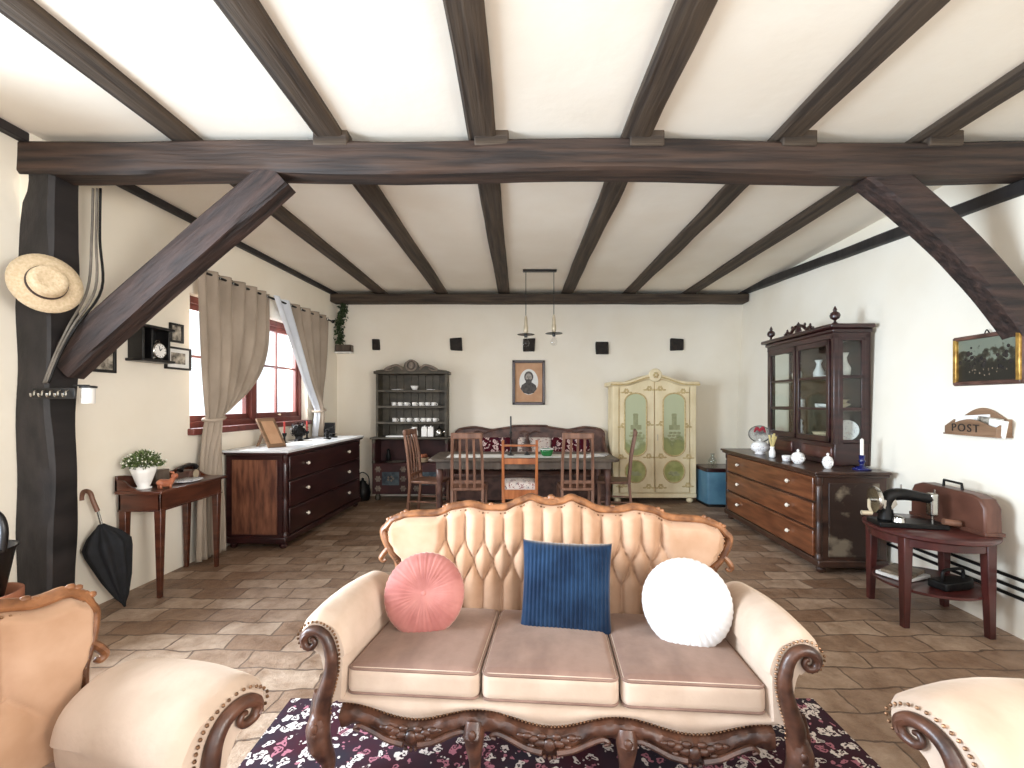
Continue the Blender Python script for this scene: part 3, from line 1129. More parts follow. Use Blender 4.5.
SOFA_TOPS = [(0, .925), (.05, .93), (.12, .952), (.2, .925), (.28, .892), (.38, .892), (.5, .91), (.58, .895), (.7, .855), (.86, .85), (.94, .83), (1.0, .78)]
SX, SY, SR = .115, 1.74, -4.5
sofa = settee('carved_sofa', 'cream velvet three-seat sofa with carved walnut frame on the floral rug', 'sofa', (SX, SY, .0125), SR, .805, 3, .70, SOFA_TOPS,
              dict(a=.105, dz=.115, z1=.745, rows=2, xmax=.58, off=.5))
CH_TOPS = [(0, .90), (.2, .90), (.45, .87), (.7, .845), (.86, .85), (.94, .83), (1.0, .78)]
settee('carved_armchair', 'cream velvet armchair with golden carved back rail beside the black post', 'armchair', (-.96, .93, .0125), 70, .31, 1, .62, CH_TOPS,
       dict(a=.2, dz=.12, z1=.62, rows=1, xmax=.21), af=1.45, group='carved armchairs facing the rug')
settee('carved_armchair', 'cream velvet armchair of which only one scrolled arm shows, near the round side table', 'armchair', (1.22, .84, .0125), -74, .31, 1, .62, CH_TOPS,
       dict(a=.2, dz=.12, z1=.62, rows=1, xmax=.21), af=1.45, group='carved armchairs facing the rug')


def on_sofa(x, y, z):
    c, s = math.cos(R(SR)), math.sin(R(SR))
    return (SX + c * x - s * y, SY + s * x + c * y, z)


# rug
rug = thing('floral_rug', 'dark floral rug with cream and pink blossoms under the sofa', 'rug', (.165, 0, 0))
MB().box(-1.22, 1.22, .62, 2.22, 0.001, .012).obj('rug_field', 'rug', rug, smooth=False)
mb = MB()
for x0, x1, y0, y1 in ((-1.31, -1.22, .53, 2.31), (1.22, 1.31, .53, 2.31), (-1.22, 1.22, .53, .62), (-1.22, 1.22, 2.22, 2.31)):
    mb.box(x0, x1, y0, y1, 0.001, .012)
mb.obj('border_band', 'rug', rug, smooth=False)
mb = MB()
for x0, x1, y0, y1 in ((-.95, .95, 1.46, 1.56), (-.95, .95, .72, .82), (-.95, -.85, .82, 1.46), (.85, .95, .82, 1.46)):
    mb.box(x0, x1, y0, y1, 0.012, .0135)
mb.obj('woven_stripe', 'rug_border', rug, smooth=False)


# scatter cushions
def round_cushion(name, label, m, loc, r, th, tilt, rz, group):
    T = thing(name, label, 'cushion', loc, rz, group)
    n = 108
    prof = []
    for i in range(15):
        a = PI * i / 14
        t = math.cos(a)
        rr = r * max(0, math.sin(a)) ** .55
        z = th * (abs(t) ** .8) * (1 if t > 0 else -1)
        dimple = .35 * th * math.exp(-(rr / (.22 * r)) ** 2)
        z -= dimple * (1 if t > 0 else -1)
        prof.append((rr, -z))
    rot = Matrix.Rotation(R(90 + tilt), 4, 'X')
    pl = 42
    mb = MB().lathe(prof, n=n, ripple=lambda a, z: .006 * math.sin(pl * a + 1.2 * math.sin(3 * a)))
    for v in mb.bm.verts:
        a = math.atan2(v.co.y, v.co.x)
        rr = math.hypot(v.co.x, v.co.y) / r
        k = .035 * th * math.sin(pl * a + 1.2 * math.sin(3 * a)) * (1 if v.co.z > 0 else -1)
        v.co.z += k * 3.2 * min(1, rr * 3) * (1 - .5 * rr)
    mb.move(rot)
    mb.obj('cover', m, T, smooth=True)
    MB().ball((0, 0, 0), .014, 10, 6, (1, 1, .6)).move(rot @ Matrix.Translation((0, 0, th * .62))).obj('centre_button', m, T)
    return T


gp = 'scatter cushions on the sofa'
round_cushion('round_cushion', 'dusty pink round pleated velvet cushion leaning on the sofa back', 'pink', on_sofa(-.595, .395, .592), .188, .06, -24, 4, gp)
round_cushion('round_cushion', 'bright white round pleated cushion against the sofa arm', 'white_velvet', on_sofa(.61, .375, .597), .194, .062, -24, -12, gp)
T = thing('square_cushion', 'navy blue ribbed corduroy square cushion in the middle of the sofa', 'cushion', on_sofa(.075, .485, .602), SR, gp)
mb = MB()
hs = .218


def fpil(sgn):
    def f(u, v):
        x, z = -1 + 2 * u, -1 + 2 * v
        k = ((1 - abs(x) ** 2.6) * (1 - abs(z) ** 2.6))
        th = .075 * max(0, k) ** .5
        pin = 1 - .05 * (1 - abs(x) ** 2) * (abs(z) ** 4)
        pin2 = 1 - .05 * (1 - abs(z) ** 2) * (abs(x) ** 4)
        rib = .0035 * math.sin(x * PI * 22) * min(1, k * 3)
        return Vector((x * hs * pin2, sgn * (th + rib), z * hs * pin))
    return f


mb.grid(fpil(-1), 132, 26)
mb.grid(fpil(1), 132, 26)
mb.move(Matrix.Rotation(R(-13), 4, 'X') @ Matrix.Rotation(R(1.5), 4, 'Y'))
bmesh.ops.remove_doubles(mb.bm, verts=mb.bm.verts[:], dist=.0005)
mb.obj('cover', 'blue_cord', T, smooth=True)


# ================================================================ CASE FURNITURE
def case_chest(T, L, D, H, body, drawer_m, side_m, top_m, zs, knob_m, near):
    """three drawer chest: front at y=0 facing -y, origin front centre on the floor"""
    MB().box(-L / 2 + .02, L / 2 - .02, .03, D, .09, H - .04).obj('carcass', body, T, bevel=.004)
    MB().box(-L / 2 - .01, L / 2 + .01, -.0, D, .06, .125).obj('plinth', body, T, bevel=.012)
    MB().box(-L / 2 - .02, L / 2 + .02, -.025, D, H - .04, H - .012).obj('top_moulding', body, T, bevel=.01)
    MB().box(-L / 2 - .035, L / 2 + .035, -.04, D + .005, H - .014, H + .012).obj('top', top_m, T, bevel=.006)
    for sx in (-1, 1):
        for y in (.06, D - .06):
            MB().lathe([(.02, 0), (.034, .012), (.04, .035), (.03, .055), (.035, .07)], (sx * (L / 2 - .06), y, 0), 14).obj('foot', body, T)
        # turned half columns on the front corners
        x = sx * (L / 2 - .035)
        MB().lathe([(.03, .125), (.03, .16), (.02, .175), (.026, .2), (.026, H * .5), (.02, H * .52), (.026, H * .54), (.026, H - .14), (.02, H - .12), (.03, H - .1), (.03, H - .045)], (x, .03, 0), 12).obj('corner_column', body, T)
    for a, b in zs:
        d = MB().box(-L / 2 + .075, L / 2 - .075, .0, .05, a, b).obj('drawer', drawer_m, T, bevel=.008)
        for x in (-L * .29, L * .27):
            MB().lathe([(.008, 0), (.008, .012), (.02, .02), (.017, .032), (.006, .04), (0, .041)], (0, 0, 0), 12).move(Matrix.Translation((x, 0, (a + b) / 2 + .01)) @ Matrix.Rotation(R(90), 4, 'X')).obj('knob', knob_m, d)
    x = near * (L / 2 - .02)
    sp = MB()
    sp.box(min(x, x + near * .012), max(x, x + near * .012), .1, D - .07, .15, H - .09)
    s_ = sp.obj('side_panel', side_m, T, bevel=.004)
    s_['label'] = 'worn, scuffed end panel'


T = thing('sideboard', 'very dark long sideboard with top painted white as window glare, below the curtained window', 'sideboard', (-2.325, 5.66, 0), 88)
case_chest(T, 2.0, .64, 1.0, 'dark_mahogany', 'dark_mahogany', 'worn_side', 'glare_white', ((.14, .40), (.42, .68), (.70, .94)), 'ivory', -1)
M['scuffed_side'] = mat('scuffed_chest_end', (44, 27, 19), (120, 106, 88), (3.4, 3.4, 4.5), 0.45, detail=9, lo=0.6, hi=0.68)
T = thing('chest_of_drawers', 'brown three-drawer chest with ivory knobs carrying the glazed cabinet', 'chest of drawers', (2.63, 4.98, 0), -92)
case_chest(T, 1.97, .60, .885, 'chest_body', 'chest_drawer', 'scuffed_side', 'chest_body', ((.135, .365), (.385, .605), (.625, .835)), 'ivory', 1)

# ---- glazed cabinet standing on the chest
GX, GY, GA, GZ = 2.985, 4.95, -92, .899
T = thing('glazed_cabinet', 'dark glazed display cabinet with carved crest standing on the brown chest', 'cabinet', (GX, GY, GZ), GA)
W2, D2, H2 = .62, .34, 1.345
mb = MB()
mb.box(-W2, W2, D2 - .02, D2, 0, H2 - .1)
mb.obj('back_panel', 'chest_body', T)
MB().box(-W2, W2, .01, D2 - .02, .0, .21).obj('lower_case', 'dark_mahogany', T, bevel=.006)
for sx in (-1, 1):
    MB().box(sx * (W2 - .28) - .245, sx * (W2 - .28) + .245, -.002, .03, .05, .17).obj('drawer_front', 'mahogany', T, bevel=.008)
for z in (.21, .51, .83):
    MB().box(-W2 + .03, W2 - .03, .03, D2 - .03, z, z + .014).obj('shelf', 'chest_body', T)
MB().box(-W2, W2, 0, D2, H2 - .14, H2 - .09).obj('roof_board', 'dark_mahogany', T)
for x, y in ((-W2, 0), (W2 - .05, 0), (-W2, D2 - .05), (W2 - .05, D2 - .05)):
    MB().box(x, x + .05, y, y + .05, .2, H2 - .1).obj('corner_post', 'dark_mahogany', T, bevel=.006)
for sx in (-1, 1):
    a, b = (-W2 + .055, -.01) if sx < 0 else (.01, W2 - .055)
    mb = MB()
    mb.box(a, a + .045, -.012, .016, .215, H2 - .145).box(b - .045, b, -.012, .016, .215, H2 - .145).box(a, b, -.012, .016, .215, .27).box(a, b, -.012, .016, H2 - .2, H2 - .145)
    for z in (.535, .84):
        mb.box(a, b, -.008, .012, z - .012, z + .012)
    d = mb.obj('glass_door', 'dark_mahogany', T, bevel=.004)
    MB().box(a + .04, b - .04, 0, .004, .26, H2 - .19).obj('pane', 'vitrine_glass', d, smooth=False)
    x = sx * (W2 - .01)
    mb = MB()
    mb.box(x - .012, x + .012, .045, .085, .2, H2 - .12).box(x - .012, x + .012, D2 - .085, D2 - .045, .2, H2 - .12)
    for z in (.23, .535, .84, H2 - .15):
        mb.box(x - .012, x + .012, .05, D2 - .05, z - .014, z + .014)
    e = mb.obj('glazed_side', 'dark_mahogany', T, bevel=.003)
    MB().box(x - .002, x + .002, .06, D2 - .06, .22, H2 - .15).obj('pane', 'vitrine_glass', e, smooth=False)
mb = MB().box(-W2 - .02, W2 + .02, -.02, D2 + .01, H2 - .09, H2 - .05)
mb.box(-W2 - .055, W2 + .055, -.055, D2 + .01, H2 - .05, H2 - .01)
mb.obj('cornice', 'dark_mahogany', T, bevel=.012)
for x in (-W2 + .03, W2 - .03):
    MB().lathe([(.02, H2 - .01), (.026, H2 + .0), (.012, H2 + .015), (.01, H2 + .03), (.038, H2 + .05), (.045, H2 + .075), (.036, H2 + .1), (.014, H2 + .115), (.018, H2 + .13), (.01, H2 + .15), (.0, H2 + .17)], (x, .03, 0), 12).obj('finial', 'dark_mahogany', T)
mb = MB()
mb.lathe([(.05, 0), (.055, .03), (.04, .06), (.022, .08), (.03, .1), (0, .13)], (0, .02, H2 - .01), 10, sy=.4)
for s in (-1, 1):
    c = catmull([(s * .03, .02, H2 + .07), (s * .09, .02, H2 + .055), (s * .15, .02, H2 + .015), (s * .21, .02, H2 + .03), (s * .25, .02, H2 + .008), (s * .27, .02, H2 + .02)], 5)
    mb.path(c, [.02, .018, .016, .018, .014, .01], 8)
    mb.ball((s * .12, .02, H2 + .07), .018, 8, 5, (1, .6, 1.2))
    mb.ball((s * .215, .02, H2 + .05), .016, 8, 5, (1, .6, 1.2))
mb.obj('carved_crest', 'dark_mahogany', T)


def local(x, y, z, ox, oy, oz, ang_):
    c, s = math.cos(R(ang_)), math.sin(R(ang_))
    return (ox + c * x - s * y, oy + s * x + c * y, oz + z)


def gl(x, y, z):
    return local(x, y, z, GX, GY, GZ, GA)


def pot(name, label, cat, prof, m, loc, n=20, group=None, extra=None, parts=(), sx=1, sy=1):
    o = MB().lathe(prof, n=n, sx=sx, sy=sy).obj(name, m, smooth=True)
    o.location = loc
    tag(o, label, cat, group)
    return o


CUP = [(.02, 0), (.036, .004), (.04, .03), (.044, .06), (.04, .058), (.034, .01), (0, .008)]
BOWL = [(.03, 0), (.035, .01), (.07, .04), (.085, .07), (.08, .068), (.03, .018), (0, .016)]
VASE = [(.03, 0), (.05, .02), (.055, .07), (.03, .12), (.022, .16), (.04, .2), (.036, .2), (.016, .16), (0, .15)]
PLATE = [(.04, 0), (.06, .006), (.1, .018), (.1, .022), (.05, .01), (0, .008)]
JAR = [(.03, 0), (.04, .01), (.04, .08), (.036, .09), (.044, .094), (.03, .11), (.008, .115), (.01, .13), (0, .135)]
gi = 'china behind the glass of the cabinet'
pot('flower_vase', 'white flared vase on the top shelf behind the far glass door', 'vase', VASE, 'porcelain', gl(-.27, .16, .845), group=gi)
pot('flower_vase', 'white flared vase on the top shelf beside the door meeting line', 'vase', VASE, 'porcelain', gl(.06, .2, .845), group=gi)
pot('china_plate', 'flat white plate on the top shelf behind the near glass door', 'plate', [(r * 1.1, z) for r, z in PLATE], 'porcelain', gl(.28, .15, .845), group=gi)
pot('flower_vase', 'tall white trumpet vase on the top shelf at the glazed end', 'vase', [(r * 1.1, z * 1.15) for r, z in VASE], 'porcelain', gl(.5, .17, .845), group=gi)
pot('teapot', 'white pot on the middle shelf behind the far glass door', 'pot', [(r * 1.3, z) for r, z in JAR], 'porcelain_flower', gl(-.22, .16, .525), group=gi)
pot('footed_bowl', 'white bowl on the middle shelf behind the near glass door', 'bowl', [(r * 1.2, z * .8) for r, z in BOWL], 'porcelain', gl(.3, .15, .525), group=gi)
pot('sauce_boat', 'small white cup on the middle shelf beside the white bowl', 'cup', CUP, 'porcelain', gl(.12, .17, .525), group=gi)
pot('stacked_dish', 'brown and cream dish on the middle shelf at the glazed end', 'dish', [(.05, 0), (.02, .02), (.07, .05), (.06, .06), (.03, .07), (.055, .1), (0, .1)], 'brass', gl(.48, .17, .525), group=gi)
pot('figurine', 'black and white figurine on the bottom shelf behind the far glass door', 'figurine', [(.04, 0), (.045, .03), (.03, .07), (.036, .11), (.022, .14), (.03, .17), (0, .2)], 'porcelain_flower', gl(-.2, .15, .225), group=gi)
pot('woven_basket', 'cream basket bowl on the bottom shelf behind the near glass door', 'basket', [(r * 1.1, z) for r, z in BOWL], 'straw', gl(.2, .15, .225), group=gi)
o = MB().box(-.07, .07, -.006, .006, 0, .17).obj('photo_card', 'photo', bevel=.002)
o.location = gl(.38, .17, .225)
o.rotation_euler = (R(-8), 0, R(GA))
tag(o, 'pale photo card standing on the bottom shelf beside the cream basket', 'photo', gi)
o = MB().lathe(PLATE, n=28).move(Matrix.Rotation(R(78), 4, 'X')).obj('painted_plate', 'porcelain_flower')
o.location = gl(.5, .2, .325)
o.rotation_euler = (0, 0, R(GA + 50))
tag(o, 'patterned plate leaning upright on the bottom shelf at the glazed end', 'plate', gi)

# ---- things on top of the brown chest
CZ = .885 + .012


def ch(x, y):
    return local(x, y, CZ, 2.63, 4.98, 0, -92)


T = thing('table_mirror', 'oval tilting mirror on a stand at the far end of the chest', 'mirror', ch(-.68, .3), -92 + 62)
MB().lathe([(.06, 0), (.062, .008), (.03, .016), (.012, .03), (.01, .1)], n=16).obj('stand', 'steel', T)
MB().lathe([(0, -.012), (.11, -.012), (.125, 0), (.11, .012), (0, .012)], n=28, sy=.86).move(Matrix.Translation((0, 0, .21)) @ Matrix.Rotation(R(78), 4, 'X')).obj('mirror_glass', 'mirror', T)
o = MB().path(catmull([(-.06, 0, .0), (-.03, .01, .05), (.0, 0, .02), (.03, -.01, .055), (.06, 0, .0)], 4), [.008, .02, .014, .02, .008], 8).obj('cloth_bow', 'red_cloth')
o.location = ch(-.55, .3)
o.location.z += .24
o.location.x -= .06
o.rotation_euler = (0, 0, R(-20))
tag(o, 'small red cloth bow on top of the oval mirror', 'bow')
T = thing('lidded_tureen', 'white round lidded tureen on the chest in front of the cabinet', 'tureen', ch(-.36, .15), -92)
MB().lathe([(.05, 0), (.055, .01), (.04, .02), (.09, .05), (.1, .08), (.09, .105), (.085, .11)], n=24).obj('bowl', 'porcelain_flower', T, smooth=True)
MB().lathe([(.09, .11), (.07, .135), (.03, .15), (.01, .155), (.016, .17), (0, .18)], n=24).obj('lid', 'porcelain', T, smooth=True)
T = thing('stem_vase', 'small glass vase holding pale dried stems on the chest', 'vase', ch(-.02, .12), -92)
MB().lathe([(.025, 0), (.032, .01), (.034, .06), (.02, .1), (.026, .12), (.022, .12), (.016, .1), (0, .09)], n=16).obj('vessel', 'porcelain', T, smooth=True)
mb = MB()
for k in range(7):
    a = k * 2.4
    mb.path(catmull([(0, 0, .09), (.02 * math.cos(a), .02 * math.sin(a), .15), (.055 * math.cos(a), .03 * math.sin(a), .2 + .01 * k)], 3), [.004, .005, .012], 6)
mb.obj('dried_stems', 'dried', T)
pot('coffee_cup', 'small painted cup beside the sugar bowl on the chest', 'cup', CUP, 'porcelain_flower', ch(.3, .1))


def sugar(label, loc, k):
    T = thing('sugar_bowl', label, 'bowl', loc, -92, 'lidded white bowls on the chest')
    MB().lathe([(.03 * k, 0), (.034 * k, .008), (.05 * k, .03), (.058 * k, .055), (.05 * k, .078)], n=20).obj('bowl', 'porcelain_flower', T, smooth=True)
    MB().lathe([(.054 * k, .078), (.04 * k, .1), (.012 * k, .115), (.008, .12), (.014, .132), (0, .145)], n=20).obj('lid', 'porcelain', T, smooth=True)
    mb = MB()
    for s in (-1, 1):
        mb.path(catmull([(s * .045 * k, 0, .03), (s * .08 * k, 0, .04), (s * .08 * k, 0, .07), (s * .05 * k, 0, .07)], 4), .005, 6)
    mb.obj('handle', 'porcelain', T)


sugar('white lidded sugar bowl with side handles, the wider one, on the chest', ch(.47, .12), 1.1)
sugar('white lidded bowl nearest the blue candlestick on the chest', ch(.80, .2), .8)
T = thing('candlestick', 'cobalt blue candlestick with a white candle at the chest end', 'candlestick', ch(.86, .46), -92)
MB().lathe([(.07, 0), (.075, .008), (.06, .018), (.02, .03), (.018, .06), (.03, .075), (.02, .09), (.026, .13), (.016, .13), (0, .12)], n=20).obj('holder', 'cobalt', T, smooth=True)
MB().lathe([(.014, .125), (.014, .27), (.004, .275), (0, .285)], n=12).obj('candle', 'wax', T)

# ---- things on the white topped sideboard
SZ = 1.0 + .012


def sb(x, y):
    return local(x, y, SZ, -2.325, 5.66, 0, 88)


T = thing('picture_frame', 'slanting wide picture frame on an easel leg near the tied curtain', 'picture frame', sb(-.70, .26), 68)
fm = Matrix.Translation((0, 0, .0)) @ Matrix.Rotation(R(-32), 4, 'X')
MB().box(-.11, .11, -.012, .012, 0, .36).move(fm).obj('frame', 'pine', T, bevel=.004)
MB().box(-.075, .075, -.015, -.011, .04, .32).move(fm).obj('picture', 'mat_tan', T)
MB().bar((0, .15, .26), (0, .30, 0), .05, .03, .012, .012).obj('easel_leg', 'pine', T)
T = thing('dried_wreath', 'dark bushy dried ball on the white sideboard top by the window', 'ornament', sb(.06, .42), 0)
mb = MB()
random.seed(3)
for k in range(260):
    d = Vector((random.gauss(0, 1), random.gauss(0, 1), random.gauss(0, 1))).normalized()
    p = Vector((0, 0, .135)) + d * random.uniform(.06, .105)
    a = Vector((random.gauss(0, 1), random.gauss(0, 1), random.gauss(0, 1))).normalized() * .022
    b = d.cross(a).normalized() * .009
    v = [mb.bm.verts.new(q) for q in (p - a, p + b, p + a, p - b)]
    mb.face(v)
mb.ball((0, 0, .12), .07, 12, 8)
mb.obj('twigs', 'iron', T, smooth=False)
MB().lathe([(.05, 0), (.055, .01), (.04, .03), (.045, .06), (0, .06)], n=16).obj('pot', 'black', T)
for k, (x, y, h, lb) in enumerate(((-.22, .45, .12, 'dark candlestick with red candle between the slanting frame and dried ball'), (.42, .5, .1, 'dark candlestick with red candle on the sideboard beyond the dried ball'))):
    T = thing('candlestick', lb, 'candlestick', sb(x, y), 0, 'red candles on the sideboard')
    MB().lathe([(.04, 0), (.042, .006), (.014, .015), (.012, h * .6), (.024, h * .8), (.026, h), (0, h)], n=14).obj('holder', 'iron', T, smooth=True)
    MB().lathe([(.011, h), (.011, h + .13), (.003, h + .135), (0, h + .145)], n=10).obj('candle', 'red_wax', T)
T = thing('coffee_grinder', 'small black figure-like grinder on the sideboard near the dried ball', 'grinder', sb(.36, .2), 10)
MB().lathe([(.045, 0), (.05, .01), (.02, .025), (.03, .06), (.045, .075), (.02, .09), (.015, .11), (.03, .125), (0, .14)], n=14).obj('body', 'iron', T)
MB().path([(0, 0, .13), (.03, 0, .15), (.07, 0, .15)], .005, 6).ball((.07, 0, .155), .012, 8, 5).obj('crank', 'iron', T)
T = thing('oil_lamp', 'flat dark dish lamp at the far part of the sideboard top', 'lamp', sb(.66, .25), 0)
MB().lathe([(.05, 0), (.055, .012), (.03, .02), (.012, .03), (.03, .05), (.05, .055), (0, .06)], n=16).obj('dish', 'iron', T)
T = thing('loudspeaker', 'black box loudspeaker at the far end of the white sideboard', 'speaker', sb(.9, .42), 88 - 70)
MB().box(-.075, .075, 0, .13, 0, .19).obj('cabinet', 'black', T, bevel=.008)
MB().box(-.064, .064, -.006, 0, .012, .178).obj('grille', 'black_cloth', T, bevel=.003)
o = MB().box(-.3, .3, -.13, .13, 0, .004).obj('table_runner', 'paper', bevel=.001)
o.location = sb(.0, .28)
o.rotation_euler = (0, 0, R(88))
tag(o, 'thin pale lace runner lying on the sideboard top', 'runner')

# dark iron pot between sideboard and dresser
T = thing('iron_kettle', 'black iron kettle on the floor between the sideboard and dresser', 'kettle', (-2.38, 7.0, 0), 0)
MB().lathe([(.08, 0), (.1, .02), (.12, .12), (.1, .22), (.05, .27), (.055, .29), (.02, .31), (.02, .34), (0, .35)], n=18).obj('body', 'iron', T, smooth=True)
MB().path(catmull([(-.1, 0, .22), (-.09, 0, .36), (0, 0, .43), (.09, 0, .36), (.1, 0, .22)], 5), .008, 8).obj('bail', 'iron', T)

# ---- grey green dresser with cups
HX, HYL, HYU = -1.655, 6.98, 7.07
T = thing('dresser', 'grey-green open dresser with carved pediment and shelves of white cups', 'dresser', (HX, 0, 0), 0)
wl, wu = .575, .545
MB().box(-wl, wl, HYL, YB - .01, .1, .57).obj('base_chest', 'hutch_red', T, bevel=.006)
mb = MB().box(-wl, -wl + .04, HYL, YB - .01, .57, .935).box(wl - .04, wl, HYL, YB - .01, .57, .935).box(-wl, wl, YB - .03, YB - .01, .57, .935).box(-.02, .02, HYL + .01, YB - .02, .57, .935)
mb.obj('open_niche', 'hutch_red', T)
for x in (-wl + .02, wl - .02):
    MB().lathe([(.03, .57), (.03, .6), (.018, .62), (.026, .7), (.018, .85), (.03, .9), (.03, .935)], (x, HYL + .02, 0), 12).obj('front_column', 'hutch', T)
MB().box(-wl - .03, wl + .03, HYL - .03, YB - .01, .935, .962).obj('counter', 'hutch', T, bevel=.006)
for x in (-wl + .07, wl - .07):
    MB().lathe([(.03, 0), (.045, .02), (.04, .07), (.03, .1)], (x, HYL + .06, 0), 12).obj('foot', 'hutch', T)
for s in (-1, 1):
    d = MB().box(s * .29 - .25, s * .29 + .25, HYL - .015, HYL + .01, .13, .545).obj('door', 'hutch_red', T, bevel=.006)
    MB().box(s * .29 - .13, s * .29 + .13, HYL - .02, HYL - .01, .24, .44).obj('painted_panel', 'slate_panel', d, bevel=.004)
    for dx in (-.19, .19):
        for z in (.19, .335, .48):
            mb = MB()
            mb.ball((s * .29 + dx, HYL - .016, z), .036, 12, 6, (1, .2, 1))
            for k in range(6):
                mb.ball((s * .29 + dx + .034 * math.cos(k * PI / 3), HYL - .016, z + .034 * math.sin(k * PI / 3)), .016, 8, 4, (1, .3, 1))
            mb.obj('painted_rosette', 'dull_rosette', d)
    mb = MB()
    for k in range(5):
        mb.ball((s * .29 + .04 * math.cos(k * 1.257), HYL - .021, .34 + .03 * math.sin(k * 1.257)), .018, 8, 4, (1, .25, 1))
    mb.obj('painted_posy', 'dull_rosette', d)
for x in (-wu, wu - .035):
    MB().box(x, x + .035, HYU, YB - .01, .962, 1.93).obj('upright', 'hutch', T, bevel=.004)
mb = MB()
for k in range(9):
    x0 = -wu + .03 + k * (2 * wu - .06) / 9
    mb.box(x0 + .002, x0 + (2 * wu - .06) / 9 - .002, YB - .035, YB - .012, .962, 1.93)
mb.obj('back_boards', 'hutch', T, bevel=.003)
for z in (1.185, 1.43, 1.675):
    MB().box(-wu + .03, wu - .03, HYU + .01, YB - .03, z - .02, z).obj('shelf', 'hutch', T, bevel=.003)
    MB().box(-wu + .03, wu - .03, HYU + .0, HYU + .012, z - .024, z + .012).obj('shelf_rail', 'hutch', T, bevel=.002)
MB().box(-wu - .03, wu + .03, HYU - .03, YB - .005, 1.93, 1.975).obj('cornice', 'hutch', T, bevel=.008)
pd = [(-wu, 1.97), (wu, 1.97), (wu, 1.985), (.42, 2.0), (.3, 2.055), (.22, 2.075), (.12, 2.04), (.1, 2.1), (.05, 2.14), (-.05, 2.14), (-.1, 2.1), (-.12, 2.04), (-.22, 2.075), (-.3, 2.055), (-.42, 2.0), (-wu, 1.985)]
p_ = MB().prism(pd, 'y', HYU - .01, HYU + .03).obj('pediment', 'hutch', T, bevel=.004)
mb = MB()
for s in (-1, 1):
    mb.path(catmull([(s * .13, HYU - .015, 2.0), (s * .2, HYU - .02, 2.06), (s * .29, HYU - .02, 2.05), (s * .4, HYU - .02, 2.0), (s * .33, HYU - .02, 1.985), (s * .27, HYU - .02, 2.015)], 5), [.012, .018, .02, .016, .012, .008], 8)
mb.path([(.08 * math.cos(a * PI / 9), HYU - .015, 2.06 + .08 * math.sin(a * PI / 9)) for a in range(18)], .014, 8, closed=True)
mb.ball((0, HYU - .015, 2.06), .045, 12, 6, (1, .4, 1.2))
mb.obj('carved_scrolls', 'dull_rosette', p_)

# cups and dishes on the dresser
gd = 'white cups on the dresser shelves'
X6 = lambda px: (340 + px / 3.489 - 519) / 65.0 - .0
cup = None
for row, (z, xs_) in enumerate(((1.43, (183, 205, 227, 255, 280, 302, 323)), (1.185, (185, 213, 237, 263, 287, 307, 328)))):
    ordn = ('first', 'second', 'third', 'fourth', 'fifth', 'sixth', 'seventh')
    for i, px in enumerate(xs_):
        lb = 'white cup, %s from the window side, on the %s dresser shelf' % (ordn[i], 'middle' if row == 0 else 'lower')
        if cup is None:
            cup = thing('cup', lb, 'cup', (0, 0, 0), 0, gd)
            MB().lathe([(r * .9, h * 1.1) for r, h in CUP], n=16).obj('bowl', 'porcelain', cup, smooth=True)
            MB().path(catmull([(.034, 0, .015), (.055, 0, .02), (.058, 0, .045), (.036, 0, .052)], 3), .005, 6).obj('handle', 'porcelain', cup)
            c = cup
        else:
            c = copy_tree(cup)
        c['label'] = lb
        c.location = (X6(px), HYU + .10, z + .001)
        c.rotation_euler = (0, 0, random.uniform(-.6, .6))
for px, pr, lb, cat, nm in ((195, [(r, z_) for r, z_ in PLATE], 'flat white dish at the window side of the top dresser shelf', 'dish', 'dish'),
                       (255, [(r * .8, z_ * 1.1) for r, z_ in BOWL], 'white bowl in the middle of the top dresser shelf', 'bowl', 'bowl'),
                       (312, [(r * .7, z_) for r, z_ in PLATE], 'small white dish at the wardrobe side of the top dresser shelf', 'dish', 'dish')):
    pot(nm, lb, cat, pr, 'porcelain', (X6(px), HYU + .12, 1.676), group='dishes on the top dresser shelf')
o = MB().box(-.16, .16, -.09, .09, 0, .02).obj('folded_cloth', 'paper', bevel=.006)
o.location = (X6(200), HYU + .03, .963)
tag(o, 'flat folded white cloth on the dresser counter', 'cloth')
for px, lb in ((293, 'white storage jar on the dresser counter, nearer the folded cloth'), (315, 'white storage jar on the dresser counter, nearer the kettle')):
    T2 = thing('storage_jar', lb, 'jar', (X6(px), HYU + .06, .963), 0, 'white storage jars on the counter')
    MB().box(-.045, .045, -.045, .045, 0, .135).obj('jar_body', 'porcelain', T2, bevel=.01)
    MB().box(-.04, .04, -.04, .04, .135, .155).ball((0, 0, .16), .014, 8, 5).obj('lid', 'porcelain', T2, bevel=.004)
T2 = thing('milk_jug', 'white jug with a handle on the dresser counter', 'jug', (X6(258), HYU + .06, .963), 0)
MB().lathe([(.04, 0), (.055, .02), (.05, .08), (.035, .12), (.045, .15), (.04, .15), (.03, .12), (0, .1)], n=16).obj('vessel', 'porcelain', T2, smooth=True)
MB().path(catmull([(-.04, 0, .03), (-.085, 0, .05), (-.08, 0, .11), (-.035, 0, .125)], 4), .007, 6).obj('handle', 'porcelain', T2)
T2 = thing('tin_kettle', 'grey metal kettle at the end of the dresser counter', 'kettle', (X6(343), HYU + .08, .963), 0)
MB().lathe([(.045, 0), (.06, .02), (.055, .09), (.03, .13), (.01, .14), (.014, .155), (0, .16)], n=16).obj('vessel', 'steel', T2, smooth=True)
MB().path(catmull([(.05, 0, .05), (.085, 0, .08), (.1, 0, .12)], 4), [.014, .01, .008], 8).obj('spout', 'steel', T2)
T2 = thing('glass_dome', 'dark statuette in the open niche of the dresser', 'figurine', (X6(165), HYL + .16, .572), 0)
MB().lathe([(.06, 0), (.06, .02), (.03, .03), (.04, .09), (.025, .14), (.03, .18), (0, .21)], n=14).obj('figure', 'iron', T2)
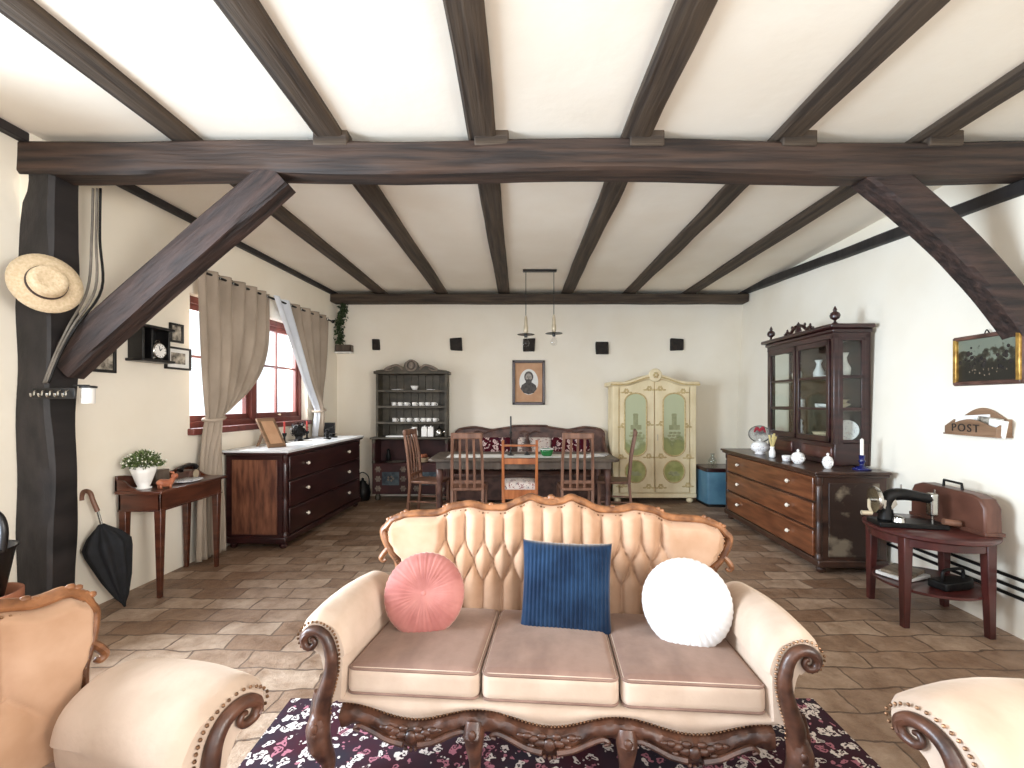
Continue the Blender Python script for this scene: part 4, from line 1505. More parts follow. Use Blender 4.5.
pot('serving_tray', 'round dark tray lying at the front of the dresser niche', 'tray', [(.1, 0), (.14, .006), (.15, .018), (.14, .014), (0, .008)], 'grey_metal', (X6(190), HYL + .13, .572), sx=1.1, sy=.7)
T2 = thing('wicker_basket', 'small basket of brown things in the dresser niche', 'basket', (X6(285), HYL + .14, .572), 0)
MB().lathe([(.08, 0), (.09, .01), (.115, .07), (.105, .07), (.08, .015), (0, .015)], n=20, sy=.7).obj('basket_body', 'straw', T2)
mb = MB()
for k in range(9):
    mb.ball((.045 * math.cos(k * 2.4) * (k / 9 + .3), .04 * math.sin(k * 2.4), .07 + .012 * (k % 3)), .032, 8, 6)
mb.obj('walnuts', 'copper_brown', T2)

# ---- cream painted wardrobe
T = thing('painted_wardrobe', 'cream wardrobe with two doors and painted green landscape panels', 'wardrobe', (2.01, 6.83, 0), 0)
ww, wd = .60, .46
MB().box(-ww, ww, .02, wd, .1, 1.80).obj('carcass', 'cream_paint', T, bevel=.006)
MB().box(-ww - .025, ww + .025, -.015, wd, .075, .145).obj('plinth', 'cream_paint', T, bevel=.014)
for x in (-ww + .06, ww - .06):
    for y in (.05, wd - .06):
        MB().lathe([(.025, 0), (.05, .02), (.052, .045), (.035, .07), (.04, .08)], (x, y, 0), 14).obj('bun_foot', 'cream_paint', T, smooth=True)
for s in (-1, 1):
    MB().box(s * (ww - .025) - .045, s * (ww - .025) + .045, -.008, .05, .145, 1.80).obj('corner_pilaster', 'cream_paint', T, bevel=.01)


def ctop(x):
    """bonnet shaped top line of the doors and cornice"""
    q = abs(x) / ww
    return 1.79 + .115 * (0.5 + 0.5 * math.cos(PI * min(1, q / .82))) - .0 * q


for s in (-1, 1):
    xa, xb = (s * .008, s * .515)
    n = 16
    tp = [(xa + (xb - xa) * i / n, ctop(xa + (xb - xa) * i / n) - .06 - (.0 if i else .0)) for i in range(n + 1)]
    poly = [(xa, .16)] + tp + [(xb, .16)]
    d = MB().prism(poly, 'y', -.02, .03).obj('door', 'cream_paint', T, bevel=.006)
    cx = s * .285
    caps = [(cx + .162 * math.cos(a), 1.50 + .13 * math.sin(a)) for a in [PI * k / 14 for k in range(15)]] + [(cx + .162 * math.cos(a), .83 + .13 * math.sin(a)) for a in [PI + PI * k / 14 for k in range(15)]]
    pa = MB().prism(caps, 'y', -.026, -.018).obj('landscape_panel', 'landscape', d)
    MB().path([(x, -.026, z) for x, z in caps], .011, 8, closed=True).obj('panel_moulding', 'gold_paint', pa)
    mb = MB()
    mb.prism([(cx - .035, 1.13), (cx + .035, 1.13), (cx + .035, 1.30), (cx + .042, 1.305), (cx + .03, 1.33), (cx - .03, 1.33), (cx - .042, 1.305), (cx - .035, 1.30)], 'y', -.029, -.025)
    mb.prism([(cx - .075, 1.09), (cx + .085, 1.09), (cx + .085, 1.16), (cx - .075, 1.16)], 'y', -.0285, -.025)
    for k in range(9):
        mb.ball((cx - .07 + .02 * k, -.026, 1.0 + .05 * math.sin(k * 2.1)), .026, 8, 4, (1.2, .1, .7))
    mb.obj('painted_tower', 'tower', pa)
    ro = MB().prism(ellipse(cx, .47, .155, .165, 28), 'y', -.026, -.018).obj('round_panel', 'green_round', d)
    MB().path([(x, -.026, z) for x, z in ellipse(cx, .47, .155, .165, 28)], .01, 8, closed=True).obj('panel_moulding', 'gold_paint', ro)
    mb = MB()
    for k in range(8):
        mb.ball((cx - .06 + .017 * k, -.026, .44 + .02 * math.sin(k * 1.7)), .026, 8, 4, (1.2, .1, .8))
    mb.obj('painted_village', 'tower', ro)
    for fx, fz in ((.08, 1.70), (.42, 1.66), (.5, .69), (.09, .7), (.49, .27), (.09, .25), (.465, 1.15), (.1, 1.18)):
        mb = MB()
        for k in range(6):
            a = k * PI / 3
            mb.ball((s * fx + .026 * math.cos(a), -.021, fz + .026 * math.sin(a)), .018, 8, 4, (1, .16, 1))
        for k in (-1, 1):
            mb.ball((s * fx + k * .06, -.021, fz - .02), .022, 8, 4, (1.4, .12, .6))
        mb.obj('painted_flower', 'gold_paint', d)
    if s > 0:
        MB().prism([(.03, .93), (.05, .93), (.05, 1.02), (.03, 1.02)], 'y', -.026, -.018).ball((.04, -.028, .975), .009, 8, 5).obj('keyhole_plate', 'brass', d)
n = 40
crn = [(-ww - .06 + (2 * ww + .12) * i / n) for i in range(n + 1)]
poly = [(x, ctop(x) - .055) for x in crn] + [(x, ctop(x) + .01) for x in reversed(crn)]
MB().prism(poly, 'y', -.05, wd).obj('cornice', 'cream_paint', T, bevel=.012)
poly = [(x, ctop(x) - .055) for x in crn if abs(x) < ww] + [(x, 1.70) for x in reversed(crn) if abs(x) < ww]
MB().prism(poly, 'y', -.004, .02).obj('frieze', 'cream_paint', T)
MB().path([(x, -.052, ctop(x) - .03) for x in crn], .012, 8).obj('cornice_bead', 'gold_paint', T)
MB().lathe([(0, 0), (.09, 0), (.1, .012), (.085, .03), (.06, .03), (0, .036)], n=24).move(Matrix.Translation((0, -.04, 1.895)) @ Matrix.Rotation(R(90), 4, 'X')).obj('carved_medallion', 'cream_paint', T)
mb = MB()
for k in range(6):
    mb.ball((.03 * math.cos(k * PI / 3), -.078, 1.895 + .03 * math.sin(k * PI / 3)), .018, 8, 5, (1, .4, 1))
mb.obj('medallion_flower', 'gold_paint', T)

# blue rounded cabinet in the corner with a glass on it
T = thing('blue_cabinet', 'pale blue curved-front low cabinet with dark top in the corner', 'cabinet', (2.98, 6.72, 0), 0)
poly = [(-.30, .3), (-.30, -.12), (-.285, -.155), (-.24, -.17), (0, -.19), (.24, -.17), (.285, -.155), (.30, -.12), (.30, .3)]
MB().prism(poly, 'z', .04, .50).obj('body', 'blue_paint', T, bevel=.006)
MB().prism([(x * 1.05, y * 1.04) for x, y in poly], 'z', .50, .555).obj('top', 'dark_mahogany', T, bevel=.008)
MB().prism([(x * .96, y * .94) for x, y in poly], 'z', 0, .045).obj('plinth', 'black', T)
pot('water_carafe', 'small clear glass carafe on the blue corner cabinet', 'carafe', [(.04, 0), (.06, .01), (.06, .1), (.025, .16), (.03, .2), (.026, .2), (.02, .16), (.05, .1), (0, .012)], 'vitrine_glass', (2.80, 6.66, .556))


# ================================================================ DINING CORNER
TX, TY = .06, 6.22
T = thing('dining_table', 'long dark wooden dining table with turned legs at the back', 'table', (TX, TY, 0), 0)
tw, td = 1.21, .46
MB().prism([(-tw, -td + .06), (-tw + .06, -td), (tw - .06, -td), (tw, -td + .06), (tw, td - .06), (tw - .06, td), (-tw + .06, td), (-tw, td - .06)], 'z', .745, .78).obj('tabletop', 'grey_wood', T, bevel=.01)
MB().box(-tw + .1, tw - .1, -td + .05, td - .05, .65, .745).obj('apron', 'grey_wood', T, bevel=.004)
LEG = [(.035, 0), (.045, .02), (.03, .05), (.022, .08), (.042, .12), (.03, .17), (.042, .22), (.028, .27), (.044, .32), (.03, .37), (.044, .42), (.03, .47), (.045, .52), (.045, .66)]
for sx in (-1, 1):
    for sy in (-1, 1):
        MB().lathe(LEG, (sx * (tw - .14), sy * (td - .1), 0), 14).obj('leg', 'dark_carved', T, smooth=True)
o = MB().box(-.95, .95, -.17, .17, 0, .004).obj('table_runner', 'paper', bevel=.001, loc=(TX - .05, TY - .1, .781))
tag(o, 'long white runner lying along the dining table', 'runner')
for k, (x, y, rz, lb) in enumerate(((.92, -.12, 12, 'white sheets of paper at the wardrobe end of the dining table'), (1.03, .08, -20, 'grey magazine at the very end of the dining table'))):
    o = MB().box(-.13, .13, -.1, .1, 0, .006).obj('paper_sheets' if k == 0 else 'magazine', 'paper' if k == 0 else 'blue_white', loc=(TX + x, TY + y, .7861 if k == 0 else .7811), rot=(0, 0, R(rz)))
    tag(o, lb, 'papers')
T = thing('candle_holder', 'thin tall black candlestick on the dining table', 'candlestick', (TX - .17, TY - .05, .786), 0)
MB().lathe([(.045, 0), (.05, .008), (.02, .016), (.01, .03), (.009, .28), (.022, .3), (.016, .32), (0, .32)], n=14).obj('stem', 'black', T)
MB().lathe([(.011, .318), (.011, .52), (.003, .525), (0, .53)], n=10).obj('candle', 'black', T)
T = thing('cone_tree', 'small dark cone-shaped tabletop tree on the dining table', 'ornament', (TX + .05, TY + .02, .786), 0)
mb = MB()
random.seed(9)
for k in range(240):
    h = random.random()
    a = random.uniform(0, 2 * PI)
    r = .085 * (1 - h) + .012
    p = Vector((r * math.cos(a), r * math.sin(a), .06 + .24 * h))
    d = Vector((math.cos(a), math.sin(a), -.3)) * .028
    t = Vector((-math.sin(a), math.cos(a), 0)) * .011
    mb.face([mb.bm.verts.new(q) for q in (p - t, p + t, p + d)])
mb.lathe([(.07, .05), (.04, .17), (0, .3)], n=10)
mb.obj('needles', 'dark_carved', T, smooth=False)
MB().lathe([(.04, 0), (.045, .01), (.02, .02), (.016, .06), (0, .06)], n=12).obj('stand', 'black', T)
T = thing('glass_bowl', 'green glass bowl on the white runner of the dining table', 'bowl', (TX + .31, TY - .1, .786), 0)
MB().lathe([(.06, 0), (.07, .01), (.085, .05), (.09, .09), (.082, .09), (.07, .02), (0, .015)], n=20).obj('vessel', 'green_glass', T, smooth=True)
MB().path([(.088 * math.cos(k * PI / 12), .088 * math.sin(k * PI / 12), .09) for k in range(24)], .006, 6, closed=True).obj('white_rim', 'porcelain', T)

# carved bench against the back wall
T = thing('carved_bench', 'dark carved settle with wavy back along the wall behind the dining table', 'bench', (.17, 6.88, 0), 0)
bw = 1.16
tp = [(-bw, .92), (-bw - .01, 1.03), (-bw + .06, 1.09), (-.9, 1.12), (-.78, 1.11), (-.62, 1.08), (-.5, 1.09), (-.3, 1.12), (-.24, 1.14), (.24, 1.14), (.3, 1.12), (.5, 1.09), (.62, 1.08), (.78, 1.11), (.9, 1.12), (bw - .06, 1.09), (bw + .01, 1.03), (bw, .92)]
tp2 = [(p.x, p.z) for p in catmull([(x, 0, z) for x, z in tp], 4)]
MB().prism([(-bw, .42)] + tp2 + [(bw, .42)], 'y', .37, .42).obj('backrest', 'dark_carved', T, bevel=.008)
mb = MB().path([(x, .362, z - .02) for x, z in tp2], .014, 8)
for x in (-.72, 0, .72):
    for s in (-1, 1):
        mb.path(catmull([(x, .36, 1.0), (x + s * .08, .36, 1.04), (x + s * .16, .36, 1.02), (x + s * .12, .36, .99)], 4), [.014, .012, .009, .006], 6)
mb.obj('carved_rail', 'dark_carved', T)
MB().box(-bw, bw, -.08, .40, .38, .43).obj('seat', 'dark_carved', T, bevel=.01)
MB().box(-bw + .03, bw - .03, -.05, -.02, .04, .38).obj('front_panel', 'dark_carved', T, bevel=.006)
for s in (-1, 1):
    arm = [(-.08, .0), (-.05, .0), (.0, .05), (.36, .05), (.42, .0), (.42, .95), (.38, 1.0), (.3, .86), (.1, .74), (-.04, .72), (-.11, .69), (-.11, .62), (-.05, .6), (-.06, .4)]
    MB().prism(arm, 'x', s * bw - .025, s * bw + .025).obj('end_panel', 'dark_carved', T, bevel=.01)
for x, m, lb, wdt in ((-.47, 'red_floral', 'red floral woven cushion on the settle at the dresser side', .24), (.12, 'cream_floral', 'cream floral woven cushion in the middle of the settle', .26), (.68, 'red_floral', 'red floral woven cushion on the settle at the wardrobe side', .3)):
    o = MB().rbox((0, 0, 0), (wdt, .05, .25), .045, 8).obj('woven_cushion', m, smooth=True, loc=(.17 + x - .05, 6.88 + .27, .70), rot=(R(-9), 0, 0))
    tag(o, lb, 'cushion', 'woven cushions on the settle')


def high_chair(label, loc, rz):
    T = thing('slat_back_chair', label, 'chair', loc, rz, 'high-backed slat chairs round the dining table')
    m = 'brown_wood'
    for s in (-1, 1):
        MB().bar((s * .19, -.19, 0), (s * .20, -.19, .44), .03, .038).obj('leg', m, T, bevel=.004)
        pts = [(s * .175, .235, 0), (s * .185, .195, .45), (s * .18, .225, .8), (s * .165, .285, 1.12)]
        mb = MB()
        for a, b in zip(pts, pts[1:]):
            mb.bar(a, b, .034, .034, .034, .034)
        mb.obj('back_post', m, T, bevel=.004)
        MB().bar((s * .19, -.19, .2), (s * .18, .21, .2), .018, .018).obj('stretcher', m, T)
    MB().prism([(-.215, -.22), (.215, -.22), (.19, .215), (-.19, .215)], 'z', .435, .47).obj('seat', m, T, bevel=.01)
    MB().bar((-.19, -.19, .15), (.19, -.19, .15), .018, .018).obj('stretcher', m, T)
    for k in range(3):
        x = (-.085, 0, .085)[k]
        mb = MB()
        q = [(x, .197, .47), (x, .222, .8), (x * .95, .275, 1.07)]
        for a, b in zip(q, q[1:]):
            mb.bar(a, b, .03, .03, .014, .014)
        mb.obj('back_slat', m, T, bevel=.003)
    MB().box(-.19, .19, .255, .295, 1.06, 1.135).obj('top_rail', m, T, bevel=.012)
    MB().box(-.18, .18, .185, .208, .52, .56).obj('lower_rail', m, T, bevel=.004)
    return T


hc = high_chair('brown slat-back chair with its back to the sofa, between dresser and ladder chair', (-.62, 5.72, 0), 180)
dup(hc, (.70, 5.72, 0), 180, 'brown slat-back chair with its back to the sofa, nearer the wardrobe')
dup(hc, (-1.20, 6.16, 0), 79, 'brown slat-back chair at the dresser end of the dining table, seen side-on')
dup(hc, (1.27, 6.16, 0), -102, 'brown slat-back chair at the wardrobe end, its back tilting to the wardrobe')
T = thing('ladder_back_chair', 'orange-brown ladder-back chair with padded patterned seat at the dining table', 'chair', (0.01, 5.70, 0), 180)
for s in (-1, 1):
    MB().bar((s * .2, -.19, 0), (s * .2, -.19, .46), .034, .04).obj('leg', 'orange_wood', T, bevel=.004)
    mb = MB().bar((s * .19, .22, 0), (s * .2, .2, .48), .036, .036).bar((s * .2, .2, .48), (s * .2, .26, 1.05), .036, .03)
    mb.obj('back_post', 'orange_wood', T, bevel=.004)
MB().bar((-.2, .252, .985), (.2, .252, .985), .075, .075, .022, .022).obj('top_rail', 'orange_wood', T, bevel=.006)
MB().box(-.2, .2, .215, .24, .76, .83).obj('cross_rail', 'orange_wood', T, bevel=.005)
MB().box(-.2, .2, .185, .21, .34, .45).box(-.2, .2, -.2, -.18, .36, .45).box(-.205, -.18, -.19, .2, .36, .45).box(.18, .205, -.19, .2, .36, .45).obj('seat_frame', 'orange_wood', T, bevel=.004)
MB().rbox((0, 0, .485), (.2, .2, .045), .03, 6, crown=.02).obj('seat_pad', 'cream_floral', T, smooth=True)

# portrait on the back wall
T = thing('portrait', 'dark framed oval portrait of a bearded sitter on the back wall', 'picture', (.155, YB, 1.81), 0)
pw, ph = .26, .355
mb = MB()
for a in ((-pw, -pw + .045, -ph, ph), (pw - .045, pw, -ph, ph), (-pw, pw, -ph, -ph + .045), (-pw, pw, ph - .045, ph)):
    mb.box(a[0], a[1], -.035, -.002, a[2], a[3])
mb.obj('frame', 'dark_mahogany', T, bevel=.008)
MB().box(-pw + .03, pw - .03, -.014, -.004, -ph + .03, ph - .03).obj('mount', 'mat_tan', T)
MB().prism(ellipse(0, .01, .15, .205, 32), 'y', -.018, -.012).obj('oval_print', 'paper', T)
mb = MB().prism([(-.13, -.1), (-.11, -.04), (-.05, .0), (0, .01), (.05, 0), (.11, -.04), (.13, -.1), (.08, -.165), (0, -.19), (-.08, -.165)], 'y', -.021, -.016)
mb.prism(ellipse(0, .09, .072, .088, 24), 'y', -.0205, -.016)
mb.obj('sitter_coat', 'ink', T)
mb = MB().prism(ellipse(0, .075, .052, .072, 24), 'y', -.023, -.017)
mb.obj('sitter_face', 'skin_print', T)
mb = MB().prism([(-.055, .06), (-.03, .045), (0, .055), (.03, .045), (.055, .06), (.045, .0), (0, -.04), (-.045, 0)], 'y', -.0245, -.018)
for s in (-1, 1):
    mb.prism(ellipse(s * .02, .088, .012, .006, 12), 'y', -.0245, -.018)
mb.prism(ellipse(0, .07, .006, .012, 10), 'y', -.0245, -.018)
mb.obj('sitter_beard', 'ink', T)

# pendant lamp with two bulbs
LX, LY = .27, 6.0
T = thing('pendant_lamp', 'black bar pendant with two bare bulbs under flat discs', 'lamp', (LX, LY, 0), 0)
MB().box(-.22, .22, -.03, .03, ZC - .028, ZC).obj('canopy_bar', 'black', T, bevel=.004)
for x, zd in ((-.18, 2.385), (.185, 2.40)):
    ro = MB().tube((x, 0, zd + .16), (x, 0, ZC - .02), .0045, n=8).obj('cable', 'black', T)
    MB().lathe([(.006, .24), (.014, .235), (.02, .2), (.024, .12), (.03, .1), (.03, .03), (.02, .012), (0, .01)], (x, 0, zd), 14).obj('socket', 'brass', T)
    MB().lathe([(.02, .0), (.11, -.008), (.112, -.004), (.02, .008)], (x, 0, zd), 28).obj('disc_shade', 'black', T)
    MB().lathe([(.02, 0), (.022, -.03), (.018, -.045), (0, -.045)], (x, 0, zd), 14).obj('lamp_holder', 'black', T)
    MB().lathe([(.014, -.04), (.02, -.06), (.042, -.1), (.046, -.125), (.035, -.155), (.0, -.168)], (x, 0, zd), 18).obj('bulb', 'bulb', T, smooth=True)

# garland and little box in the far corner
T = thing('garland', 'trailing green garland hanging in the corner beside the end beam', 'garland', (-2.80, YB - .09, 0), 0)
mb = MB()
random.seed(21)
for k in range(420):
    t = random.random()
    z = 2.42 + .68 * t
    cx = -.03 * math.sin(t * 5) - .0
    p = Vector((cx + random.gauss(0, .035) * (1.1 - .3 * t), random.uniform(-.05, .05), z))
    a = random.uniform(0, 2 * PI)
    d = Vector((math.cos(a), .5 * math.sin(a), -.6)).normalized() * .05
    s_ = d.cross(Vector((random.random(), random.random(), random.random()))).normalized() * .018
    mb.face([mb.bm.verts.new(q) for q in (p, p + d * .5 + s_, p + d, p + d * .5 - s_)])
mb.obj('leaves', 'ivy', T, smooth=False)
MB().path(catmull([(0, 0, 3.08), (-.02, 0, 2.8), (.01, 0, 2.6), (0, 0, 2.42)], 6), .006, 6).obj('stem', 'ivy', T)
T = thing('wall_box', 'small grey wooden box shelf below the garland', 'box', (-2.76, YB, 2.29), 0)
MB().box(-.12, .12, -.13, 0, 0, .018).box(-.12, .12, -.13, -.115, 0, .11).box(-.12, -.105, -.13, 0, 0, .11).box(.105, .12, -.13, 0, 0, .11).obj('box_body', 'grey_wood', T, bevel=.003)
MB().box(-.13, .13, -.14, 0, -.02, 0).obj('ledge', 'paper', T, bevel=.003)

# ================================================================ WINDOW WALL
T = thing('curtain_rod', 'thin black curtain rod over the window', 'curtain rod', (0, 0, 0), 0)
ra, rb = 4.12, 6.98
MB().tube((xl(ra) + .1, ra, 2.72), (xl(rb) + .1, rb, 2.72), .012, n=10).obj('rod', 'iron', T)
for y in (ra, rb):
    MB().ball((xl(y) + .1, y, 2.72), .026, 12, 8).obj('finial', 'iron', T)
    yy = y + (.1 if y == ra else -.1)
    MB().tube((xl(yy) - .005, yy, 2.72), (xl(yy) + .1, yy, 2.72), .008, n=8).obj('bracket', 'iron', T)


def curtain(label, top, tie, bot, ztie, zbot, pl, pr, nple, lin_from=None):
    T = thing('curtain', label, 'curtain', (0, 0, 0), 0, 'taupe curtains tied back at the window')
    ztop = 2.76

    def pos(u, z):
        if z > ztie:
            p = (ztop - z) / (ztop - ztie)
            a = top[0] + (tie[0] - top[0]) * p ** pl
            b = top[1] + (tie[1] - top[1]) * p ** pr
            amp = .038 * (1 - .55 * p)
        else:
            p = (ztie - z) / (ztie - zbot)
            q = min(1, p * 1.6) ** .6
            a = tie[0] + (bot[0] - tie[0]) * q
            b = tie[1] + (bot[1] - tie[1]) * q
            amp = .017 + .02 * q
        y = a + (b - a) * u
        x = xl(y) + .10 + amp * math.sin(2 * PI * nple * u) + .012 * math.sin(9 * u + z * 3)
        # fullness pushed into the room where the cloth is gathered
        g = math.exp(-((z - ztie) / .3) ** 2)
        x += .07 * g * math.sin(PI * u)
        return Vector((x, y, z))

    def f(u0, u1):
        return lambda u, v: pos(u0 + (u1 - u0) * u, ztop + (zbot - ztop) * v)
    uc = (0, 1)
    if lin_from:
        uc = (lin_from, 1)
        mb = MB()
        mb.grid(f(0, lin_from), 14, 60)
        mb.obj('lining_edge', 'lining', T, smooth=True)
    mb = MB()
    mb.grid(f(*uc), 90, 70)
    fo = mb.obj('fabric', 'curtain', T, smooth=True)
    sol = fo.modifiers.new('thickness', 'SOLIDIFY')
    sol.thickness = .004
    yc = (tie[0] + tie[1]) / 2
    hw_ = (tie[1] - tie[0]) / 2 + .02
    ring = [(xl(yc) + .12 + .085 * math.cos(a), yc + hw_ * math.sin(a), ztie + .02 * math.cos(a) * 0 + .015 * math.sin(a)) for a in [2 * PI * k / 20 for k in range(20)]]
    MB().path(ring, .016, 8, closed=True).obj('tieback', 'curtain', T)
    for k in range(nple):
        u = (k + .5) / nple
        y = top[0] + (top[1] - top[0]) * u
        c = Vector((xl(y) + .10, y, 2.72))
        MB().path([(c.x + .026 * math.cos(a), c.y, c.z + .026 * math.sin(a)) for a in [2 * PI * j / 12 for j in range(12)]], .005, 6, closed=True).obj('eyelet', 'steel', T)
    return T


curtain('taupe curtain tied low at the console side of the window, reaching the floor', (4.22, 5.38), (4.36, 4.50), (4.22, 4.60), 1.34, .03, 1.3, 3.6, 6)
curtain('taupe curtain with pale lining edge tied at the far side of the window', (5.42, 6.86), (6.44, 6.56), (6.40, 6.60), 1.38, 1.02, 1.05, 1.7, 6, .24)

# pictures and clock box on the window wall
wa = math.degrees(math.atan2(1, .052))      # heading of the wall, facing into the room


def framed(name, label, Y, z, w_, h_, fr_m, pic_m, fw=.018, mount=None, group=None):
    T = thing(name, label, 'picture', (xl(Y), Y, z), wa, group)
    mb = MB()
    for a in ((-w_, -w_ + fw, -h_, h_), (w_ - fw, w_, -h_, h_), (-w_, w_, -h_, -h_ + fw), (-w_, w_, h_ - fw, h_)):
        mb.box(a[0], a[1], -.024, -.002, a[2], a[3])
    mb.obj('frame', fr_m, T, bevel=.003)
    q = MB().box(-w_ + fw * .7, w_ - fw * .7, -.012, -.003, -h_ + fw * .7, h_ - fw * .7).obj('mount' if mount else 'photo', mount or pic_m, T)
    if mount:
        MB().box(-w_ * .55, w_ * .55, -.015, -.011, -h_ * .5, h_ * .5).obj('photo', pic_m, T)
    return T


gw = 'small framed photographs on the window wall'
framed('framed_photo', 'small upright black framed photo just above the clock box corner', 4.11, 2.115, .075, .085, 'black', 'photo', .02, None, gw)
framed('framed_photo', 'dark framed photo with pale mount beside and below the clock box', 4.13, 1.89, .145, .1, 'black', 'photo', .018, 'paper', gw)
framed('framed_photo', 'dark framed photo half hidden behind the diagonal brace', 3.42, 1.82, .105, .1, 'black', 'photo', .022, None, gw)
T = thing('clock_box', 'open black wall box shelf holding the round clock', 'shelf', (xl(3.77), 3.77, 1.825), wa)
bx, bz, bd = .135, .27, .13
mb = MB().box(-bx, -bx + .02, -bd, -.004, .02, bz).box(bx - .02, bx, -bd, -.004, .02, bz).box(-bx, bx, -.016, -.004, .02, bz)
mb.box(-.05, -.035, -bd, -.01, .02, bz)
mb.obj('case', 'black', T, bevel=.003)
MB().box(-bx - .025, bx + .025, -bd - .025, -.004, bz, bz + .022).obj('top_board', 'black', T, bevel=.005)
MB().box(-bx - .025, bx + .025, -bd - .025, -.004, 0, .022).obj('bottom_board', 'black', T, bevel=.005)
T = thing('alarm_clock', 'round silver clock with white dial standing in the wall box', 'clock', (xl(3.80) + .10, 3.805, 1.848), wa)
rm = Matrix.Translation((0, 0, .075)) @ Matrix.Rotation(R(90), 4, 'X')
MB().lathe([(0, -.025), (.06, -.025), (.068, -.01), (.068, .02), (.06, .026), (.056, .018), (0, .018)], n=28).move(rm).obj('case', 'steel', T)
MB().lathe([(0, .018), (.056, .018), (.056, .021), (0, .021)], n=28).move(rm).obj('dial', 'porcelain', T)
mb = MB()
for p1 in ((.02, .022), (-.012, .04)):
    mb.bar((0, -.023, .075), (p1[0], -.023, .075 + p1[1]), .005, .003)
for k in range(12):
    a = k * PI / 6
    mb.bar((.045 * math.sin(a), -.022, .075 + .045 * math.cos(a)), (.051 * math.sin(a), -.022, .075 + .051 * math.cos(a)), .004)
mb.obj('hands_and_ticks', 'black', T)
mb = MB()
for s in (-1, 1):
    mb.tube((s * .035, 0, .02), (s * .045, 0, 0), .006, n=6)
mb.obj('feet', 'steel', T)
MB().path(catmull([(-.03, 0, .14), (0, 0, .165), (.03, 0, .14)], 4), .004, 6).obj('carry_handle', 'steel', T)

# console table with gallery
T = thing('console_table', 'narrow brown console table with raised gallery against the window wall', 'table', (-2.73, 3.86, 0), 90)
cw2, cd = .36, .32
MB().box(-cw2 - .035, cw2 + .035, -.035, cd, .80, .825).obj('tabletop', 'console', T, bevel=.006)
MB().box(-cw2, cw2, 0, .02, .67, .80).obj('drawer_front', 'console', T, bevel=.004)
mb = MB().box(-cw2, cw2, cd - .02, cd, .67, .80).box(-cw2, -cw2 + .02, 0, cd, .67, .80).box(cw2 - .02, cw2, 0, cd, .67, .80)
mb.box(-cw2 - .008, cw2 + .008, -.008, cd, .665, .676)
mb.obj('apron', 'console', T, bevel=.003)
for sx in (-1, 1):
    for y in (.025, cd - .025):
        MB().bar((sx * (cw2 - .03), y, .69), (sx * (cw2 - .03), y, 0), .055, .03).obj('leg', 'console', T, bevel=.004)
    prof = [(.12, .825), (.16, .835), (.22, .87), (.26, .905), (cd, .915), (cd, .825)]
    MB().prism(prof, 'x', sx * (cw2 + .02) - .01, sx * (cw2 + .02) + .01).obj('gallery_side', 'console', T, bevel=.003)
n = 20
poly = [(-cw2 - .03 + (2 * cw2 + .06) * i / n, .905 + .035 * math.cos(2 * PI * i / n)) for i in range(n + 1)] + [(cw2 + .03, .825), (-cw2 - .03, .825)]
MB().prism(poly, 'y', cd - .018, cd).obj('gallery_back', 'console', T, bevel=.003)


def ct(x, y, z=.826):
    return local(x, y, z, -2.73, 3.86, 0, 90)


T = thing('potted_plant', 'white scalloped pot with a bushy flowering plant on the console table', 'potted plant', ct(-.28, .19), 90)
MB().lathe([(.05, 0), (.055, .01), (.04, .02), (.055, .06), (.074, .12), (.09, .175), (.08, .175), (.058, .11), (0, .1)], n=32, ripple=lambda a, z: .05 * math.sin(8 * a) * (z / .175)).obj('pot', 'porcelain', T, smooth=True)
mb = MB()
fl_ = MB()
random.seed(5)
for k in range(900):
    d = Vector((random.gauss(0, 1), random.gauss(0, 1), abs(random.gauss(0, 1)) * .9 + .05)).normalized()
    r = random.uniform(.05, .125)
    p = Vector((0, 0, .17)) + Vector((d.x * r, d.y * r, d.z * r * .95))
    a = (d + Vector((random.gauss(0, .5), random.gauss(0, .5), random.gauss(0, .4)))).normalized() * .03
    b = a.cross(Vector((random.gauss(0, 1), random.gauss(0, 1), random.gauss(0, 1)))).normalized() * .006
    mb.face([mb.bm.verts.new(q) for q in (p, p + a * .5 + b, p + a, p + a * .5 - b)])
    if k % 9 == 0:
        fl_.ball(p + d * .03, .006, 6, 4)
mb.obj('foliage', 'leaf', T, smooth=False)
fl_.obj('blossoms', 'flower_white', T)
T = thing('figurine', 'little orange-brown glazed animal figurine on the console table edge', 'figurine', ct(-.25, .05), 60)
mb = MB()
mb.path(catmull([(-.05, 0, .03), (-.03, 0, .04), (.02, 0, .036), (.045, 0, .05), (.06, 0, .075)], 4), [.014, .032, .03, .022, .014], 12)
mb.ball((.068, 0, .085), .022, 10, 7, (1.2, .9, 1))
for x, y in ((-.035, .018), (-.035, -.018), (.03, .016), (.03, -.016)):
    mb.tube((x, y, .03), (x + .004, y, 0), .011, .009, 8)
for s in (-1, 1):
    mb.path([(.06, s * .01, .1), (.052, s * .014, .118), (.042, s * .016, .122)], [.008, .008, .003], 6)
mb.obj('body', 'copper_brown', T, smooth=True)
T = thing('blue_plate', 'blue and white oval plate lying on the console table', 'plate', ct(.02, .06), 90)
MB().lathe([(.06, 0), (.08, .006), (.13, .018), (.13, .022), (.07, .01), (0, .008)], n=28, sy=.72).obj('dish', 'blue_white', T, smooth=True)
o = MB().box(-.06, .06, -.03, .03, 0, .12).obj('tea_tin', 'grey_wood', bevel=.006, loc=ct(-.08, .22), rot=(0, 0, R(80)))
tag(o, 'grey-brown tin box standing behind the white plant pot', 'tin')
T = thing('telephone', 'old dark telephone with a handset at the far end of the console', 'telephone', ct(.2, .19), 95)
MB().prism([(-.1, 0), (.1, 0), (.08, .04), (.05, .075), (-.05, .075), (-.08, .04)], 'y', -.06, .07).obj('base', 'dark_carved', T, bevel=.012)
